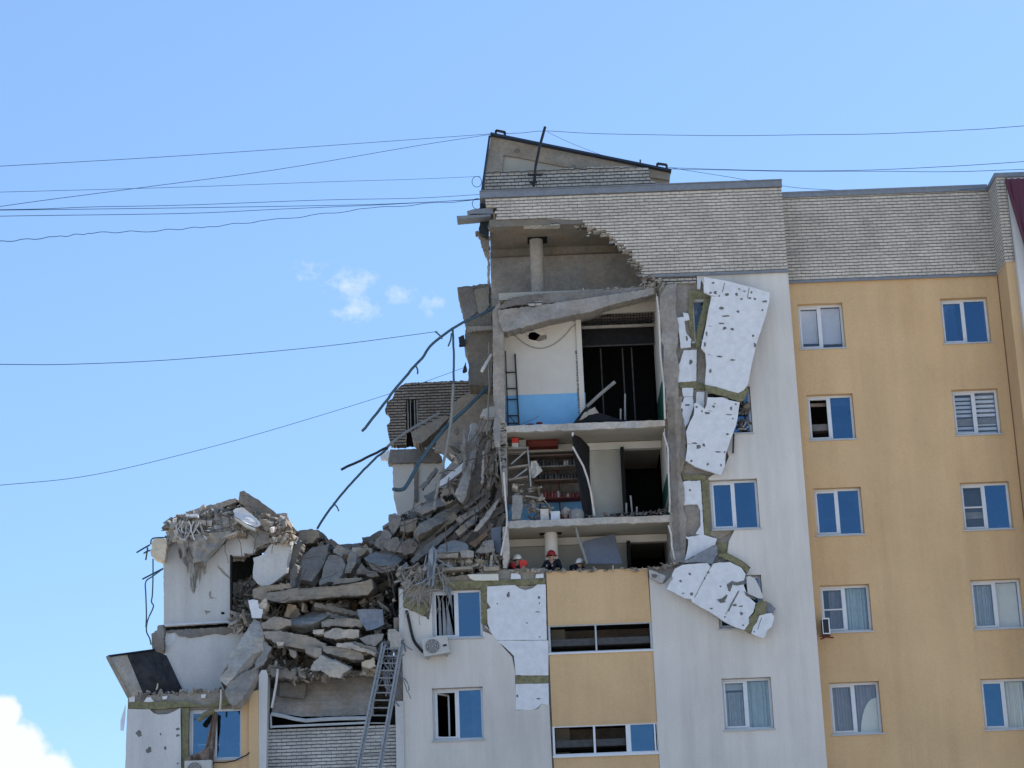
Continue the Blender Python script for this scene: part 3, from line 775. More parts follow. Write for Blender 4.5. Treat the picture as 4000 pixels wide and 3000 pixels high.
# ---- loggia column below: yellow breast walls and glazing bands
za1 = zw('M', 620, 620); za0 = zw('M', 620, 826); zb1 = zw('M', 660, 1346); zb0 = zw('M', 660, 1562)
YG = Y0+.03
up = [(x, z) for x, z in xz('M', jag([(247, 245), (620, 232), (975, 220)], 20, 2, closed=False), YG)]
part('loggia_panel', MB().plate([(XB, za1), (XC, za1)] + list(reversed([(min(max(x, XB), XC), z) for x, z in up])), YG, .12), 'yellow_stucco', bld)
part('loggia_panel', MB().box(XB, XC, YG, YG+.12, zb1, za0), 'yellow_stucco', bld)
part('loggia_panel', MB().box(XB, XC, YG, YG+.12, 0, zb0), 'yellow_stucco', bld)
for z in (za1, zb1): part('loggia_lip', MB().box(XB, XC, YG-.03, YG-.002, z+.0, z+.05), 'yellow_stucco', bld)
for z in (ZF3, za1, zb1):
    part('floor_slab', MB().box(XB, XC, YG+.121, Y0+3, z-.6, z-.4) if z != ZF3 else MB().box(XB, XC, YG+.121, Y0+.35, ZF3-.4, ZF3-.03), 'shade_grey' if z != ZF3 else 'concrete', bld)  # slabs inside the bands carry the shade in their dark colour
def band(z0, z1, posts, glazed, mat='frame_grey'):
    m = MB(); f = .06; m.box(XB, XC, YG, YG+.08, z0, z0+f).box(XB, XC, YG, YG+.08, z1-f*.6, z1)
    m.box(XB, XB+f, YG+.002, YG+.078, z0+f, z1-f*.6).box(XC-f, XC, YG+.002, YG+.078, z0+f, z1-f*.6)
    for x, wd in posts: m.box(x-wd/2, x+wd/2, YG+.002, YG+.078, z0+f, z1-f*.6)
    w = part('loggia_glazing', m, mat, bld)
    for x0, x1 in glazed: part('pane', MB().box(x0, x1, YG+.03, YG+.038, z0+f, z1-f*.6), 'pane_mirror', w)
    return w
b1 = band(za0, za1, [(xw('M', 605, 720), .05)], [], 'frame_grey')
part('sill', MB().box(XB-.02, XC+.02, YG-.05, YG-.002, za0-.02, za0+.03), 'upvc', b1)
x1_, x2_, x3_ = xw('M', 595, 1460), xw('M', 840, 1450), xw('M', 1030, 1450)
b2 = band(zb0, zb1, [(x1_, .06), (x2_, .14), (xw('M', 1036, 1450), .08)], [(x2_+.07, xw('M', 1022, 1450))], 'upvc')
part('sill', MB().box(XB-.02, XC+.02, YG-.06, YG-.002, zb0-.05, zb0+.02), 'upvc', b2)
for zlo, zhi in ((za0, za1), (zb0, zb1)):
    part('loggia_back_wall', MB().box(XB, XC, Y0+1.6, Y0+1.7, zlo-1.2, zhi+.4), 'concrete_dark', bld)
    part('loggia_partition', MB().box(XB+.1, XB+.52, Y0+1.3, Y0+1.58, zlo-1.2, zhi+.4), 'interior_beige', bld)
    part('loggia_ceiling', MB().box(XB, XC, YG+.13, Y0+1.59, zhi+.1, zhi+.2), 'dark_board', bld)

# ---- middle grey wall with two windows, torn cover, and foam exposed
mwin = [(rect('W', 932, 1275, 1043, 1376), 'torn'), (rect('W', 933, 1487, 1046, 1596), 'left_open')]
ZM = zw('D', 1500, 900)
tl = jag([(430, 1100), (520, 1060), (800, 1000), (1200, 950), (1520, 900), (2020, 880)], 16, 5, closed=False)
tp = xz('D', tl, Y0+.12)
part('concrete_wall', MB().plate([(XA, 0), (XB-.002, 0), (XB-.002, tp[-1][1])] + list(reversed(tp))[1:], Y0+.12, .3, [rloop(r) for r, s in mwin]), 'concrete', bld)
for r, s in mwin: window(bld, r, Y0, s)
a, b = mwin[0][0], mwin[1][0]
st = [(XA, 0), (XB-.004, 0)] + xz('M', [(268, 1205), (210, 1200), (185, 1235), (150, 1240), (25, 1243), (22, 960), (0, 860)]) + xz('D', jag([(1460, 1620), (1430, 1560), (1350, 1485)], 15, 5))
st += [(a[2], a[1]+.18), (a[2], a[1]), (a[0], a[1]), (a[0], a[3]-.35)] + xz('D', jag([(760, 1440), (700, 1400), (600, 1350), (470, 1300)], 15, 6, closed=False)) + [(XA, zw('D', 440, 1290))]
part('grey_stucco_wall', MB().plate(st, Y0, .118, [rloop(b)]), 'grey_stucco', bld)
foam_patch('D', [(1390, 1080), (1690, 1065), (1740, 1100), (1800, 1120), (1880, 1100), (1930, 1060), (2022, 1058), (2035, 1659), (1480, 1659), (1430, 1570), (1395, 1480), (1390, 1330), (1430, 1310), (1390, 1250)], None, seg=60, amp=2,
           holes=[(1620, 1170, 18, 30), (1500, 1268, 8, 9), (1950, 1200, 14, 18), (1955, 1260, 8, 8), (1935, 1355, 26, 6), (1820, 1475, 9, 9), (1958, 1625, 9, 8)])
foam_patch('M', [(-112, 741), (262, 741), (262, 992), (25, 992), (22, 940), (14, 850), (-50, 790)], None, seg=60, amp=1, holes=[(45, 993, 18, 5), (240, 1000, 14, 6)])
foam_patch('M', [(25, 1055), (263, 1050), (266, 1205), (210, 1198), (180, 1230), (150, 1240), (25, 1240)], None, seg=60, amp=1, holes=[(38, 1140, 8, 9), (190, 1160, 16, 5)])
foam_patch('M', [(25, 992), (262, 988), (262, 1052), (25, 1056)], None, mat='mineral_wool', name='mineral_wool_strip', Y=Y0+.03, th=.09)
foam_patch('D', [(880, 1030), (2020, 1000), (2020, 1060), (1400, 1075), (1390, 1480), (1330, 1480), (1320, 1100), (880, 1110)], None, mat='mineral_wool', name='mineral_wool_strip', Y=Y0+.04, th=.08, amp=5)
foam_patch('D', [(1650, 940), (1700, 930), (1750, 960), (1755, 1000), (1645, 1000)], None); foam_patch('D', [(1920, 950), (2000, 940), (2000, 990), (1910, 990)], None)
foam_patch('D', [(1180, 950), (1510, 945), (1515, 1015), (1250, 1015), (1200, 990)], 'bent pale strip along the top of the wall', mat='cream_reflection_and_strip', th=.08, Y=Y0-.02)
foam_patch('D', [(440, 1110), (480, 1110), (500, 1659), (440, 1659)], None, mat='white_plaster', name='corner_strip', Y=Y0-.02, th=.02, amp=1)
# sheared stub over the left window
foam_patch('D', [(480, 1180), (690, 1280), (740, 1180), (750, 1330), (700, 1400), (480, 1290)], None, mat='mineral_wool', name='mineral_wool_strip', Y=Y0-.03, th=.12, amp=5)

# left end strip of the middle wall and infill brick bay
part('end_strip', MB().box(xw('H', 1512, 1300), XA-.002, Y0-.06, Y0+.3, 0, zw('H', 1540, 940)), 'white_plaster', bld)
part('end_wall', MB().box(xw('H', 1500, 800), XA-.002, Y0+.06, Y0+3.5, zw('H', 1540, 940)+.01, zw('H', 1500, 30)), 'concrete_dark', bld)
zi = zw('H', 700, 1225, Y0+.35)
XI = xw('H', 120, 1400, Y0+.35)
part('infill_wall', MB().box(XI, xw('H', 1512, 1300)-.004, Y0+.35, Y0+.6, 0, zi), 'infill_brick', bld)
part('side_pilaster', MB().plate(xz('H', [(30, 655), (60, 600), (110, 600), (128, 660), (118, 1200), (108, 1700), (30, 1700)], Y0-.1), Y0-.1, .6), 'white_plaster', bld)
o = xw('H', 30, 1659, Y0-.1); o2 = xw('H', 108, 1659, Y0-.1)
part('side_pilaster', MB().box(o, o2, Y0-.1, Y0+.5, 0, zw('H', 70, 1690, Y0-.1)), 'white_plaster', bld)
m = MB().bar(P('H', 160, 1215, Y0+.25), P('H', 1210, 1170, Y0+.25), .06).bar(P('H', 160, 1075, Y0+.25), P('H', 165, 1230, Y0+.25), .05)
part('bent_window_frame', m, 'frame_grey', bld)
part('bent_window_frame', MB().tube([P('H', x, y, Y0+.2) for x, y in ((165, 1075), (300, 1100), (420, 1130), (540, 1148), (700, 1135), (900, 1125), (1210, 1120))], .06, 6), 'frame_grey', bld)
part('dark_gap', MB().box(XI, xw('H', 1400, 1200), Y0+1.4, Y0+1.5, zi-.1, zw('H', 700, 1000)), 'dark_room', bld)
cp = [(170, 1060, 0), (180, 960, .05), (240, 720, .5), (640, 625, .7), (1000, 600, .7), (1290, 600, .6), (1270, 1085, 0), (520, 1105, -.05)]
part('leaning_wall_slab', MB().prism(loop('H', jag(cp, 30, 4), Y0+.4), (0, .25, .05)), 'concrete', bld, 'plastered slab sagging over the brick infill')
part('patch', MB().prism(loop('H', jag([(255, 735, .3), (545, 745, .35), (520, 912, .2), (250, 880, .2)], 25, 4), Y0+.2), (0, .1, 0)), 'concrete_dark', bld)

# ---- shell so that the inside is dark and the block stands from any side
part('roof', MB().box(XL-.2, XE, Y0+2.6, Y0+13, ZBR+.5, ZBR+.7), 'bitumen', bld)
part('rear_wall', MB().box(XA, XE, Y0+13, Y0+13.3, 0, ZF3-1.2).box(XL, XE, Y0+13.001, Y0+13.3, ZF3-1.19, ZBR+1), 'grey_stucco', bld)
part('right_end_wall', MB().box(XE, XE+.3, YY+.35, Y0+13, 0, ZBR+1), 'yellow_stucco', bld)
part('left_end_wall', MB().box(XL-.25, XL-.01, Y0+2.5, Y0+12.9, ZF3, ZBR+.49), 'concrete', bld)
part('left_end_wall', MB().box(XA+.02, XA+.25, Y0+.5, Y0+12.9, 0, ZF3-.26), 'concrete', bld)
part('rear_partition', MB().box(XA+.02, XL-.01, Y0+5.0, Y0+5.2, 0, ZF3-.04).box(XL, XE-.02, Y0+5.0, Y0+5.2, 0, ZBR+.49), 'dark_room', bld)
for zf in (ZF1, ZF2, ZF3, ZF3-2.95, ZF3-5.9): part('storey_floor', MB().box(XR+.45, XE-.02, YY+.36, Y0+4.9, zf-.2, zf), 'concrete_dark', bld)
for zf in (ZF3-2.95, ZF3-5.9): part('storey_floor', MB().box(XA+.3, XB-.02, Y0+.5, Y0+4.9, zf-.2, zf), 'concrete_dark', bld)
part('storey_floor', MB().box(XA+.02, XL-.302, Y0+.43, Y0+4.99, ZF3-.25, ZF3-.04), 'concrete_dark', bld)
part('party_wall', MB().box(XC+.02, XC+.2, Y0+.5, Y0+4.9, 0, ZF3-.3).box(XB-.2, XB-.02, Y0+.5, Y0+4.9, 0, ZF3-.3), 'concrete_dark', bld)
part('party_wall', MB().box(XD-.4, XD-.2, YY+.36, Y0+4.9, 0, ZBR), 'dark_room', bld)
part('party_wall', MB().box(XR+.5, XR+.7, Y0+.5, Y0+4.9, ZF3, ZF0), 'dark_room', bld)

# ---- rooftop machine room
YR = Y0+2.8
mr = [(482, 178, -.3), (2035, 490, 1.2), (2010, 645, 1.2), (400, 710, -.3)]
hole_px = [(592, 348), (740, 370), (1150, 455), (1150, 520), (575, 520)]
part('machine_room_wall', MB().prism(loop('A', [(482, 178, 0), (2035, 490, .0), (2010, 700, 0), (400, 760, 0)], YR+.1), (0, 2.6, 0)), 'concrete_warm', bld)
band_ = [(482, 185), (2033, 495), (2025, 560), (1500, 480), (1150, 452), (740, 368), (592, 345), (560, 620), (405, 640)]
part('machine_room_rim', MB().prism(loop('A', band_, YR), (0, .1, 0)), 'concrete_warm', bld)
part('machine_room_panel', MB().prism(loop('A', [(592, 345), (740, 368), (1150, 452), (1150, 560), (565, 560)], YR+.08), (0, .02, 0)), 'interior_beige', bld)
part('roof_edge', MB().bar(P('A', 478, 170, YR-.05), P('A', 2040, 488, YR-.05), .07, .3), 'dark_flashing', bld)
part('roof_edge', MB().bar(P('A', 470, 180, YR-.02), P('A', 395, 715, YR-.02), .06, .1), 'dark_flashing', bld)
for x, y in ((708, 308), (1195, 446)):
    a = P('A', x, y, YR-.01); part('lifting_socket', MB().ell(a, .10, .02, .08, 12, 6), 'concrete_dark', bld)
bw = xz('A', [(435, 500), (640, 488), (1000, 475), (1300, 462), (1660, 440), (1840, 455), (1860, 560), (1900, 575), (1940, 650), (1940, 720), (430, 760)], Y0+1.8)
part('roof_brick_wall', MB().plate(bw, Y0+1.8, .25), 'loose_brick', bld)
bc = random.Random(8); m = []
for k in range(24):
    a = P('A', 445+k*58, 497-k*2.1, Y0+1.75)
    if bc.random() < .8: m.append(MB().box(a.x, a.x+.2, Y0+1.76+bc.uniform(-.03, .03), Y0+1.99, a.z-.03, a.z+bc.uniform(.02, .07)))
pieces('loose_brick', m, 'loose_brick', bld)

# ---- neighbour with maroon roof at the far right
nb = thing('neighbour_house', (XF+3, Y0-1, 0), 'white walled wing with a ribbed maroon roof at the right edge', 'building')
YN = YP-.3
e0 = xz('Q', [(2060, 420), (2090, 620), (2135, 1050)], YN); x_ = XF+.08
part('wall', MB().plate([(XF+.02, 0), (XF+7, 0), (XF+7, zpt-.1), (XF+.02, zpt-.1)], YN+.12, .4), 'white_plaster', nb)
rp = loop('Q', [(2050, 330), (2400, 320)], YN)
a, b, c = P('Q', 2052, 332, YN-.1), P('Q', 2212, 860, YN-.1), P('Q', 2330, 1250, YN-.1)
m = MB().prism([a, c, (XF+7, YN-.1, c.z), (XF+7, YN-.1, a.z)], (0, .15, 0))
for k in range(24):
    x = a.x+.12+k*.21; zlo = a.z-(a.z-c.z)*min(1, max(0, (x-a.x)/(c.x-a.x)))
    m.prism([(x, YN-.101, zlo), (x+.07, YN-.14, zlo), (x+.14, YN-.101, zlo)], (0, 0, a.z-zlo+.01))
part('roof', m, 'maroon', nb)
part('roof_verge', MB().bar(a-Vector((0, .06, 0)), c-Vector((0, .06, 0)), .05, .08), 'maroon', nb)

part('bay_floor', MB().box(xw('G', 1720, 900), XA+.02, Y0+.7, Y0+2.39, zw('H', 700, 640), zw('H', 700, 590)), 'concrete_dark', bld)
part('bay_back_wall', MB().box(xw('G', 1600, 900), XA+.02, Y0+2.4, Y0+2.6, 0, zw('H', 700, 330)), 'concrete_dark', bld)

# ================================================================ RUINED LEFT BLOCK
ru = thing('ruined_block', (P('G', 800, 1000).x, Y0+4, 0), 'low ruined end block with bare white inner walls and one window left', 'building')
YL = Y0-.0
lwin = rect('G', 930, 1025, 1500, 1555, YL)
XLL = xw('G', 262, 1300, YL); XLR = xw('G', 852, 1300, YL); XYB = xw('G', 1585, 1300, YL); XPL = xw('H', 30, 1500, Y0-.1)
zt_ = zw('G', 800, 860, YL)
part('concrete_wall', MB().plate([(XLL, 0), (XYB, 0), (XYB, zw('G', 1560, 780, YL)), (xw('G', 1320, 820, YL), zw('G', 1320, 822, YL)), (xw('G', 880, 850, YL), zw('G', 880, 842, YL)), (XLL, zw('G', 280, 885, YL))], YL+.1, .3, [rloop(lwin)]), 'concrete', ru)
window(ru, lwin, YL, 'left_block')
def rpatch(t, pts, mat, name, Y, th, seg=40, amp=2, lab=None, holes=(), hmat='foam_dark'):
    q = jag(pts, seg, amp); part(name, MB().plate(xz(t, q, Y), Y, th), mat, ru, lab)
    if holes:
        h = MB()
        for (x, y, rx, ry) in holes:
            h.plate(xz(t, [(x+rx*math.cos(a*PI/4)*(1+.35*math.sin(a*2.3+x)), y+ry*math.sin(a*PI/4)*(1+.35*math.cos(a*1.7+y))) for a in range(8)], Y-.007), Y-.007, .006)
        part('hole', h, hmat, ru)
zl = zw('G', 400, 1659, YL)
rpatch('G', [(268, 1022), (510, 1024), (550, 1065), (600, 1082), (700, 1078), (770, 1050), (842, 1010), (850, 1700), (245, 1700)], 'white_plaster', 'foam_wall', YL-.06, .15, 60, 2,
       holes=[(395, 1285, 30, 32), (502, 1465, 30, 34), (678, 1442, 15, 18), (812, 1238, 22, 16), (812, 1308, 20, 14), (628, 1292, 8, 14), (812, 1610, 12, 8), (700, 875+0, 1, 1)])
a_ = xw('G', 245, 1690, YL); b_ = xw('G', 850, 1690, YL)
part('foam_wall', MB().box(a_, b_, YL-.06, YL+.09, 0, zw('G', 500, 1700, YL)), 'white_plaster', ru)
rpatch('G', [(278, 950), (900, 935), (1100, 990), (1320, 905), (1560, 860), (1560, 925), (1250, 1000), (850, 1000), (600, 1025), (278, 1018)], 'mineral_wool', 'mineral_wool_strip', YL-.02, .11, 30, 4)
rpatch('G', [(860, 1010), (935, 1005), (930, 1300), (925, 1560), (900, 1700), (856, 1700)], 'mineral_wool', 'mineral_wool_strip', YL-.0, .09, 30, 5)
for q in ([(290, 885), (345, 880), (345, 945), (290, 950)], [(480, 895), (520, 892), (560, 948), (415, 955), (450, 940)], [(645, 885), (700, 880), (690, 915), (650, 918)], [(1068, 865), (1118, 862), (1112, 900), (1068, 905)]):
    rpatch('G', q, 'foam', 'foam_patch', YL-.01, .1, 20, 3)
yy = xz('G', [(1490, 1000), (1590, 880), (1690, 820)], YL)
part('yellow_wall', MB().plate([(lwin[2], 0), (XYB, 0), (XYB, zw('G', 1585, 900, YL)), (lwin[2], zw('G', 1500, 985, YL))], YL-.02, .119, []), 'yellow_stucco', ru)
part('yellow_wall', MB().box(xw('G', 935, 1650, YL), lwin[2]-.004, YL-.02, YL+.099, 0, lwin[1]-.04), 'yellow_stucco', ru)
part('yellow_return', MB().plate([(XYB+.003, 0), (XPL-.003, 0), (XPL-.003, zw('G', 1680, 820, YL)), (XYB+.003, zw('G', 1590, 850, YL))], YL-.1, .4), 'yellow_stucco', ru)
part('cable', MB().tube([P('G', x, y, YL-.12) for x, y in ((1585, 1490), (1560, 1520), (1500, 1545), (1430, 1580), (1330, 1598), (1200, 1600), (1190, 1700))], .02, 5), 'black_metal', ru)
# side shell, floors and back of the ruined block
part('end_wall', MB().box(XLL, XLL+.25, YL+.4, YL+9, 0, zt_-.2), 'white_plaster', ru)
part('rear_wall', MB().box(XLL, XPL, YL+9, YL+9.3, 0, zt_-.3), 'grey_stucco', ru)
part('floor_slab', MB().box(XLL+.01, XPL, YL+.41, YL+8.9, zt_-.3, zt_-.1), 'concrete', ru)
# inner walls laid bare: lower storey, folded slab, upper storey
YI = Y0+1.2
q = jag([(662, 190), (800, 180), (1500, 150), (1560, 300), (1300, 640), (1270, 700), (1330, 860), (870, 850), (660, 380)], 40, 2)
part('inner_wall', MB().prism(loop('G', q, YI), (0, .25, 0)), 'white_plaster', ru, 'bare grey plastered wall of the lower room')
part('lighter_patch', MB().plate(xz('G', jag([(665, 195), (795, 195), (780, 270), (730, 330), (668, 330)], 20, 3), YI-.01), YI-.01, .008), 'foam', ru)
part('ceiling_stub', MB().prism(loop('G', jag([(560, 180), (1440, 130), (1440, 170), (1330, 220), (1200, 205), (950, 250), (820, 230), (790, 190), (600, 200)], 20, 5), YI-.06), (0, .3, 0)), 'concrete_dark', ru)
part('broken_corner', MB().prism(loop('G', jag([(525, 215), (590, 170), (600, 120), (660, 110), (665, 380), (640, 400), (540, 375)], 16, 6), YI-.3), (0, .5, 0)), 'concrete_dark', ru)
up = jag([(660, 900), (700, 720), (900, 700), (1440, 690), (1560, 600), (1800, 590), (1830, 740), (1800, 770), (1690, 800), (1620, 862), (1530, 860), (1535, 885), (1385, 888), (1385, 1605), (1150, 1618), (665, 1645)], 30, 3)
YU = Y0+1.8
part('inner_wall', MB().prism(loop('E', up, YU), (0, .22, 0)), 'white_plaster', ru, 'white inner wall of the upper room with dust runs and a doorway')
part('rear_partition', MB().prism(loop('G', [(1180, 60), (1725, 60), (1725, 960), (1180, 900)], Y0+3), (0, .1, 0)), 'concrete_dark', ru)
part('void_back', MB().prism(loop('E', [(665, 1560), (1700, 1500), (1700, 1800), (665, 1850)], YU+.4), (0, .1, 0)), 'dark_room', ru)
part('skirting_edge', MB().prism(loop('E', [(662, 1622), (1385, 1588), (1385, 1606), (662, 1647)], YU-.05), (0, .1, 0)), 'foam', ru)
part('doorway_back', MB().prism(loop('E', [(1350, 840), (1720, 760), (1720, 1700), (1350, 1700)], YU+1.5), (0, .1, 0)), 'dark_room', ru)
part('door_lining', MB().prism(loop('E', [(1378, 880), (1398, 878), (1398, 1600), (1378, 1606)], YU-.03), (0, .3, 0)), 'dark_board', ru)
rpatch('E', [(1282, 1495), (1318, 1495), (1318, 1520), (1282, 1520)], 'dark_room', 'socket', YU-.01, .008, 30, 0)
for q in ([(1235, 985), (1260, 1000), (1380, 1120), (1378, 1145), (1290, 1070)], [(1100, 1475), (1175, 1488), (1130, 1510), (1120, 1540), (1110, 1500)], [(1150, 1290), (1170, 1260), (1175, 1330), (1240, 1345), (1160, 1350)]):
    rpatch('E', q, 'cloth_dust', 'crack', YU-.006, .005, 20, 4)
m = MB(); rs = random.Random(21)
for k in range(46):
    x = rs.gauss(1000, 60); y = rs.uniform(720, 1000); l = rs.uniform(40, 230)
    m.plate(xz('E', [(x, y), (x+rs.uniform(6, 22), y+4), (x+rs.uniform(4, 16), y+l*.7), (x+rs.uniform(-8, 8), y+l)], YU-.008-.0007*k), YU-.008-.0007*k, .0005)
part('dust_run', m, 'cloth_dust', ru, kind='stuff')
# folded out slab at the far left
A1, A2 = P('G', 62, 462, Y0-.9), P('G', 560, 388, YI-.3)
m = MB().prism([P('G', 62, 462, Y0-1.0), P('G', 262, 430, Y0-.4), P('G', 440, 860, Y0+.15), P('G', 285, 882, Y0-.1)], (.02, .12, -.05))
part('folded_slab', m, 'concrete_pale', ru, 'pale border of the slab folded out at the left end')
m = MB().prism([P('G', 262, 430, Y0-.38), P('G', 560, 388, Y0+.5), P('G', 690, 440, Y0+.9), P('G', 872, 832, Y0+1.0), P('G', 440, 860, Y0+.17)], (.02, .12, -.05))
part('folded_slab', m, 'bitumen', ru, 'black tarred face of the folded slab')
part('slab_rim', MB().bar(P('G', 58, 458, Y0-1.05), P('G', 285, 885, Y0-.12), .10, .14), 'concrete', ru)
part('slab_rim', MB().bar(P('G', 58, 455, Y0-1.02), P('G', 560, 386, Y0+.5), .05, .1), 'black_metal', ru)
part('cladding_flap', MB().prism([P('G', x, y, YL-.1) for x, y in ((250, 975), (225, 1050), (195, 1150), (195, 1255), (228, 1255), (245, 1120))], (0, .03, 0)), 'foam', ru, 'loose flap of cladding bent away from the left edge')

# ================================================================ WALLS LEFT STANDING BEHIND THE PILE
bw_ = thing('rear_wall_remains', (P('C', 700, 900, Y0+7).x, Y0+7.3, 0), 'brown brick and beige wall still standing behind the rubble', 'wall')
YK = Y0+7
def bpart(t, pts, mat, name, Y, th, seg=16, amp=5, lab=None):
    return part(name, MB().prism(loop(t, jag(pts, seg, amp), Y), (0, th, 0)), mat, bw_, lab)
lf = [(500, 270), (450, 300), (400, 345), (370, 430), (310, 470), (285, 560), (345, 620), (340, 690), (305, 720), (330, 860), (350, 935)]
bpart('C', lf+[(510, 935), (510, 460), (640, 440), (650, 700), (620, 760), (620, 935), (950, 935), (1300, 935), (1400, 300), (1180, 245), (880, 250)][0:0]+[(512, 935), (512, 440), (645, 440), (645, 935), (1400, 935), (1450, 250), (1180, 240), (880, 250), (600, 262)], 'rear_brick', 'brick_wall', YK, .4)
bpart('C', [(500, 400), (660, 400), (660, 950), (500, 950)], 'dark_room', 'opening_back', YK+.6, .1)
for x, w_ in ((530, 14), (560, 10), (605, 12), (632, 14)): part('window_post', MB().bar(P('C', x, 450, YK+.1), P('C', x+8, 800, YK+.1), w_/350), 'pipe_grey', bw_)
bpart('C', [(340, 985), (830, 970), (900, 1060), (890, 1118), (318, 1130), (330, 1060)], 'concrete_dark', 'ring_beam', YK-.15, .5)
bpart('C', [(230, 1040), (330, 990), (335, 1090), (240, 1080)], 'foam', 'broken_stub', YK-.1, .3)
bpart('C', [(370, 1130), (925, 1118), (925, 1280), (1020, 1270), (1025, 1120), (1250, 1100), (1250, 1620), (1100, 1700), (620, 1700), (560, 1900), (480, 1900), (420, 1700), (400, 1560), (380, 1500)], 'interior_white', 'inner_wall', YK, .3, lab='pale beige inner wall with peeling edge')
bpart('D', [(380, 120), (420, 40), (620, 0), (600, 150), (570, 300), (480, 345), (430, 300), (400, 200)], 'interior_white', 'inner_wall', YK-.05, .3)
part('window_frame', MB().bar(P('C', 925, 1120, YK-.05), P('C', 925, 1275, YK-.05), .05).bar(P('C', 1022, 1120, YK-.04), P('C', 1022, 1275, YK-.04), .05), 'upvc', bw_)
for p in ([(598, 1140), (640, 1140), (640, 1540), (605, 1545)], ): bpart('C', p, 'concrete_dark', 'door_post', YK-.08, .06)
bpart('C', [(575, 790), (940, 610), (975, 640), (850, 770), (700, 900), (650, 925), (590, 885)], 'concrete_warm', 'broken_ledge', YK-1.2, .8)
bpart('B', [(190, 50), (330, 30), (480, 15), (495, 500), (490, 900), (290, 890), (285, 620), (250, 545), (268, 380), (262, 340)], 'soffit', 'hanging_panel', Y0+3.2, 1.2, lab='brown underside panel hanging beside the corner')  # warm bounce light on the underside is put into the brown
bpart('B', [(200, 60), (325, 45), (360, 260), (275, 340), (255, 330)], 'concrete_dark', 'hanging_panel', Y0+3.1, .09)
bpart('B', [(330, 70), (465, 45), (465, 210), (390, 300), (355, 240)], 'concrete_warm', 'hanging_panel', Y0+3.12, .07)
bpart('B', [(270, 390), (495, 380), (495, 415), (280, 430)], 'concrete', 'ledge', Y0+3.0, .5)
bpart('B', [(200, 480), (245, 460), (262, 545), (205, 550)], 'black_metal', 'torn_insulation', Y0+3.1, .2)
bpart('B', [(235, 770), (265, 690), (275, 770), (240, 785)], 'black_metal', 'torn_insulation', Y0+3.1, .1)
bpart('C', [(1030, 480), (1190, 360), (1480, 290), (1450, 650), (1300, 790), (1195, 985), (1110, 1110), (1020, 1110), (900, 1010), (820, 990), (850, 880), (960, 720), (1000, 560)], 'concrete_warm', 'concrete_panel', Y0+4.2, .3, 20, 3, 'large leaning concrete panel with anchor holes')
h = MB()
for x, y, r_ in ((1055, 790, .09), (1075, 965, .16)): h.ell(P('C', x, y, Y0+4.18), r_, .02, r_*1.2, 12, 6)
part('anchor_hole', h, 'concrete_dark', bw_)
part('lower_wall', MB().box(P('W', 1580*.553, 1000, YK).x, P('W', 1850*.553, 1000, YK).x, YK+.05, YK+.3, 0, P('D', 500, 250, YK).z), 'concrete', bw_)
# black tatters under the parapet corner
bpart('A', [(385, 740), (480, 760), (500, 850), (455, 960), (450, 1060), (380, 1010), (395, 880)], 'black_metal', 'torn_insulation', Y0+.5, .4, 14, 8)
bpart('A', [(345, 1005), (400, 1010), (465, 1040), (470, 1180), (410, 1140), (385, 1050)], 'concrete_dark', 'torn_insulation', Y0+.7, .3, 14, 8)
bpart('A', [(420, 1175), (470, 1170), (468, 1440), (452, 1440), (455, 1240)], 'concrete', 'wall_stub', Y0+1.5, .3, 14, 4)
for p in ([(185, 870), (480, 855), (480, 872), (190, 898)], [(275, 828), (330, 812), (500, 800), (500, 850), (300, 850)]):
    part('bent_sheet', MB().prism(loop('A', p, Y0+.1), (0, .5, .0)), 'flashing', bw_)
# sagging slabs between attic and top room
def mainpart(t, pts, mat, name, Y, vec, seg=16, amp=4, lab=None):
    return part(name, MB().prism(loop(t, jag(pts, seg, amp), Y), vec), mat, bld, lab)
mainpart('B', [(540, 240), (560, 215), (640, 140), (900, 105), (1400, 75), (1850, 40), (1890, 45), (1850, 85), (1500, 130), (1000, 185), (700, 205)], 'concrete_dark', 'broken_floor_edge', Y0-.04, (0, 1.9, 0), 14, 5, 'upper layer of the sagging attic floor')
mainpart('B', [(545, 245), (850, 210), (1400, 130), (1890, 55), (1890, 108), (1560, 190), (1320, 265), (1000, 325), (700, 410), (590, 432), (550, 340)], 'concrete', 'sagging_slab', Y0-.12, (0, 1.6, .25), 16, 5, 'thick concrete slab sagging to the left under the attic')
mainpart('B', [(800, 195), (850, 175), (930, 165), (920, 200), (860, 215), (820, 215)], 'loose_brick', 'brick_remains', Y0-.15, (0, .2, 0), 14, 4)

# ================================================================ RUBBLE: HAND PLACED PIECES
GR_C = 'broken concrete pieces in the collapsed corner'
def piece(t, pts, Y, vec, mat, label, seg=24, amp=3, name='concrete_slab', cat='rubble', group=GR_C):
    lp = loop(t, jag(pts, seg, amp), Y)
    o = solo(name, MB().prism(lp, vec), mat, label, cat, group, kind='thing')
    return rough(o, .036 if cat == 'rubble' else .012)
S = piece
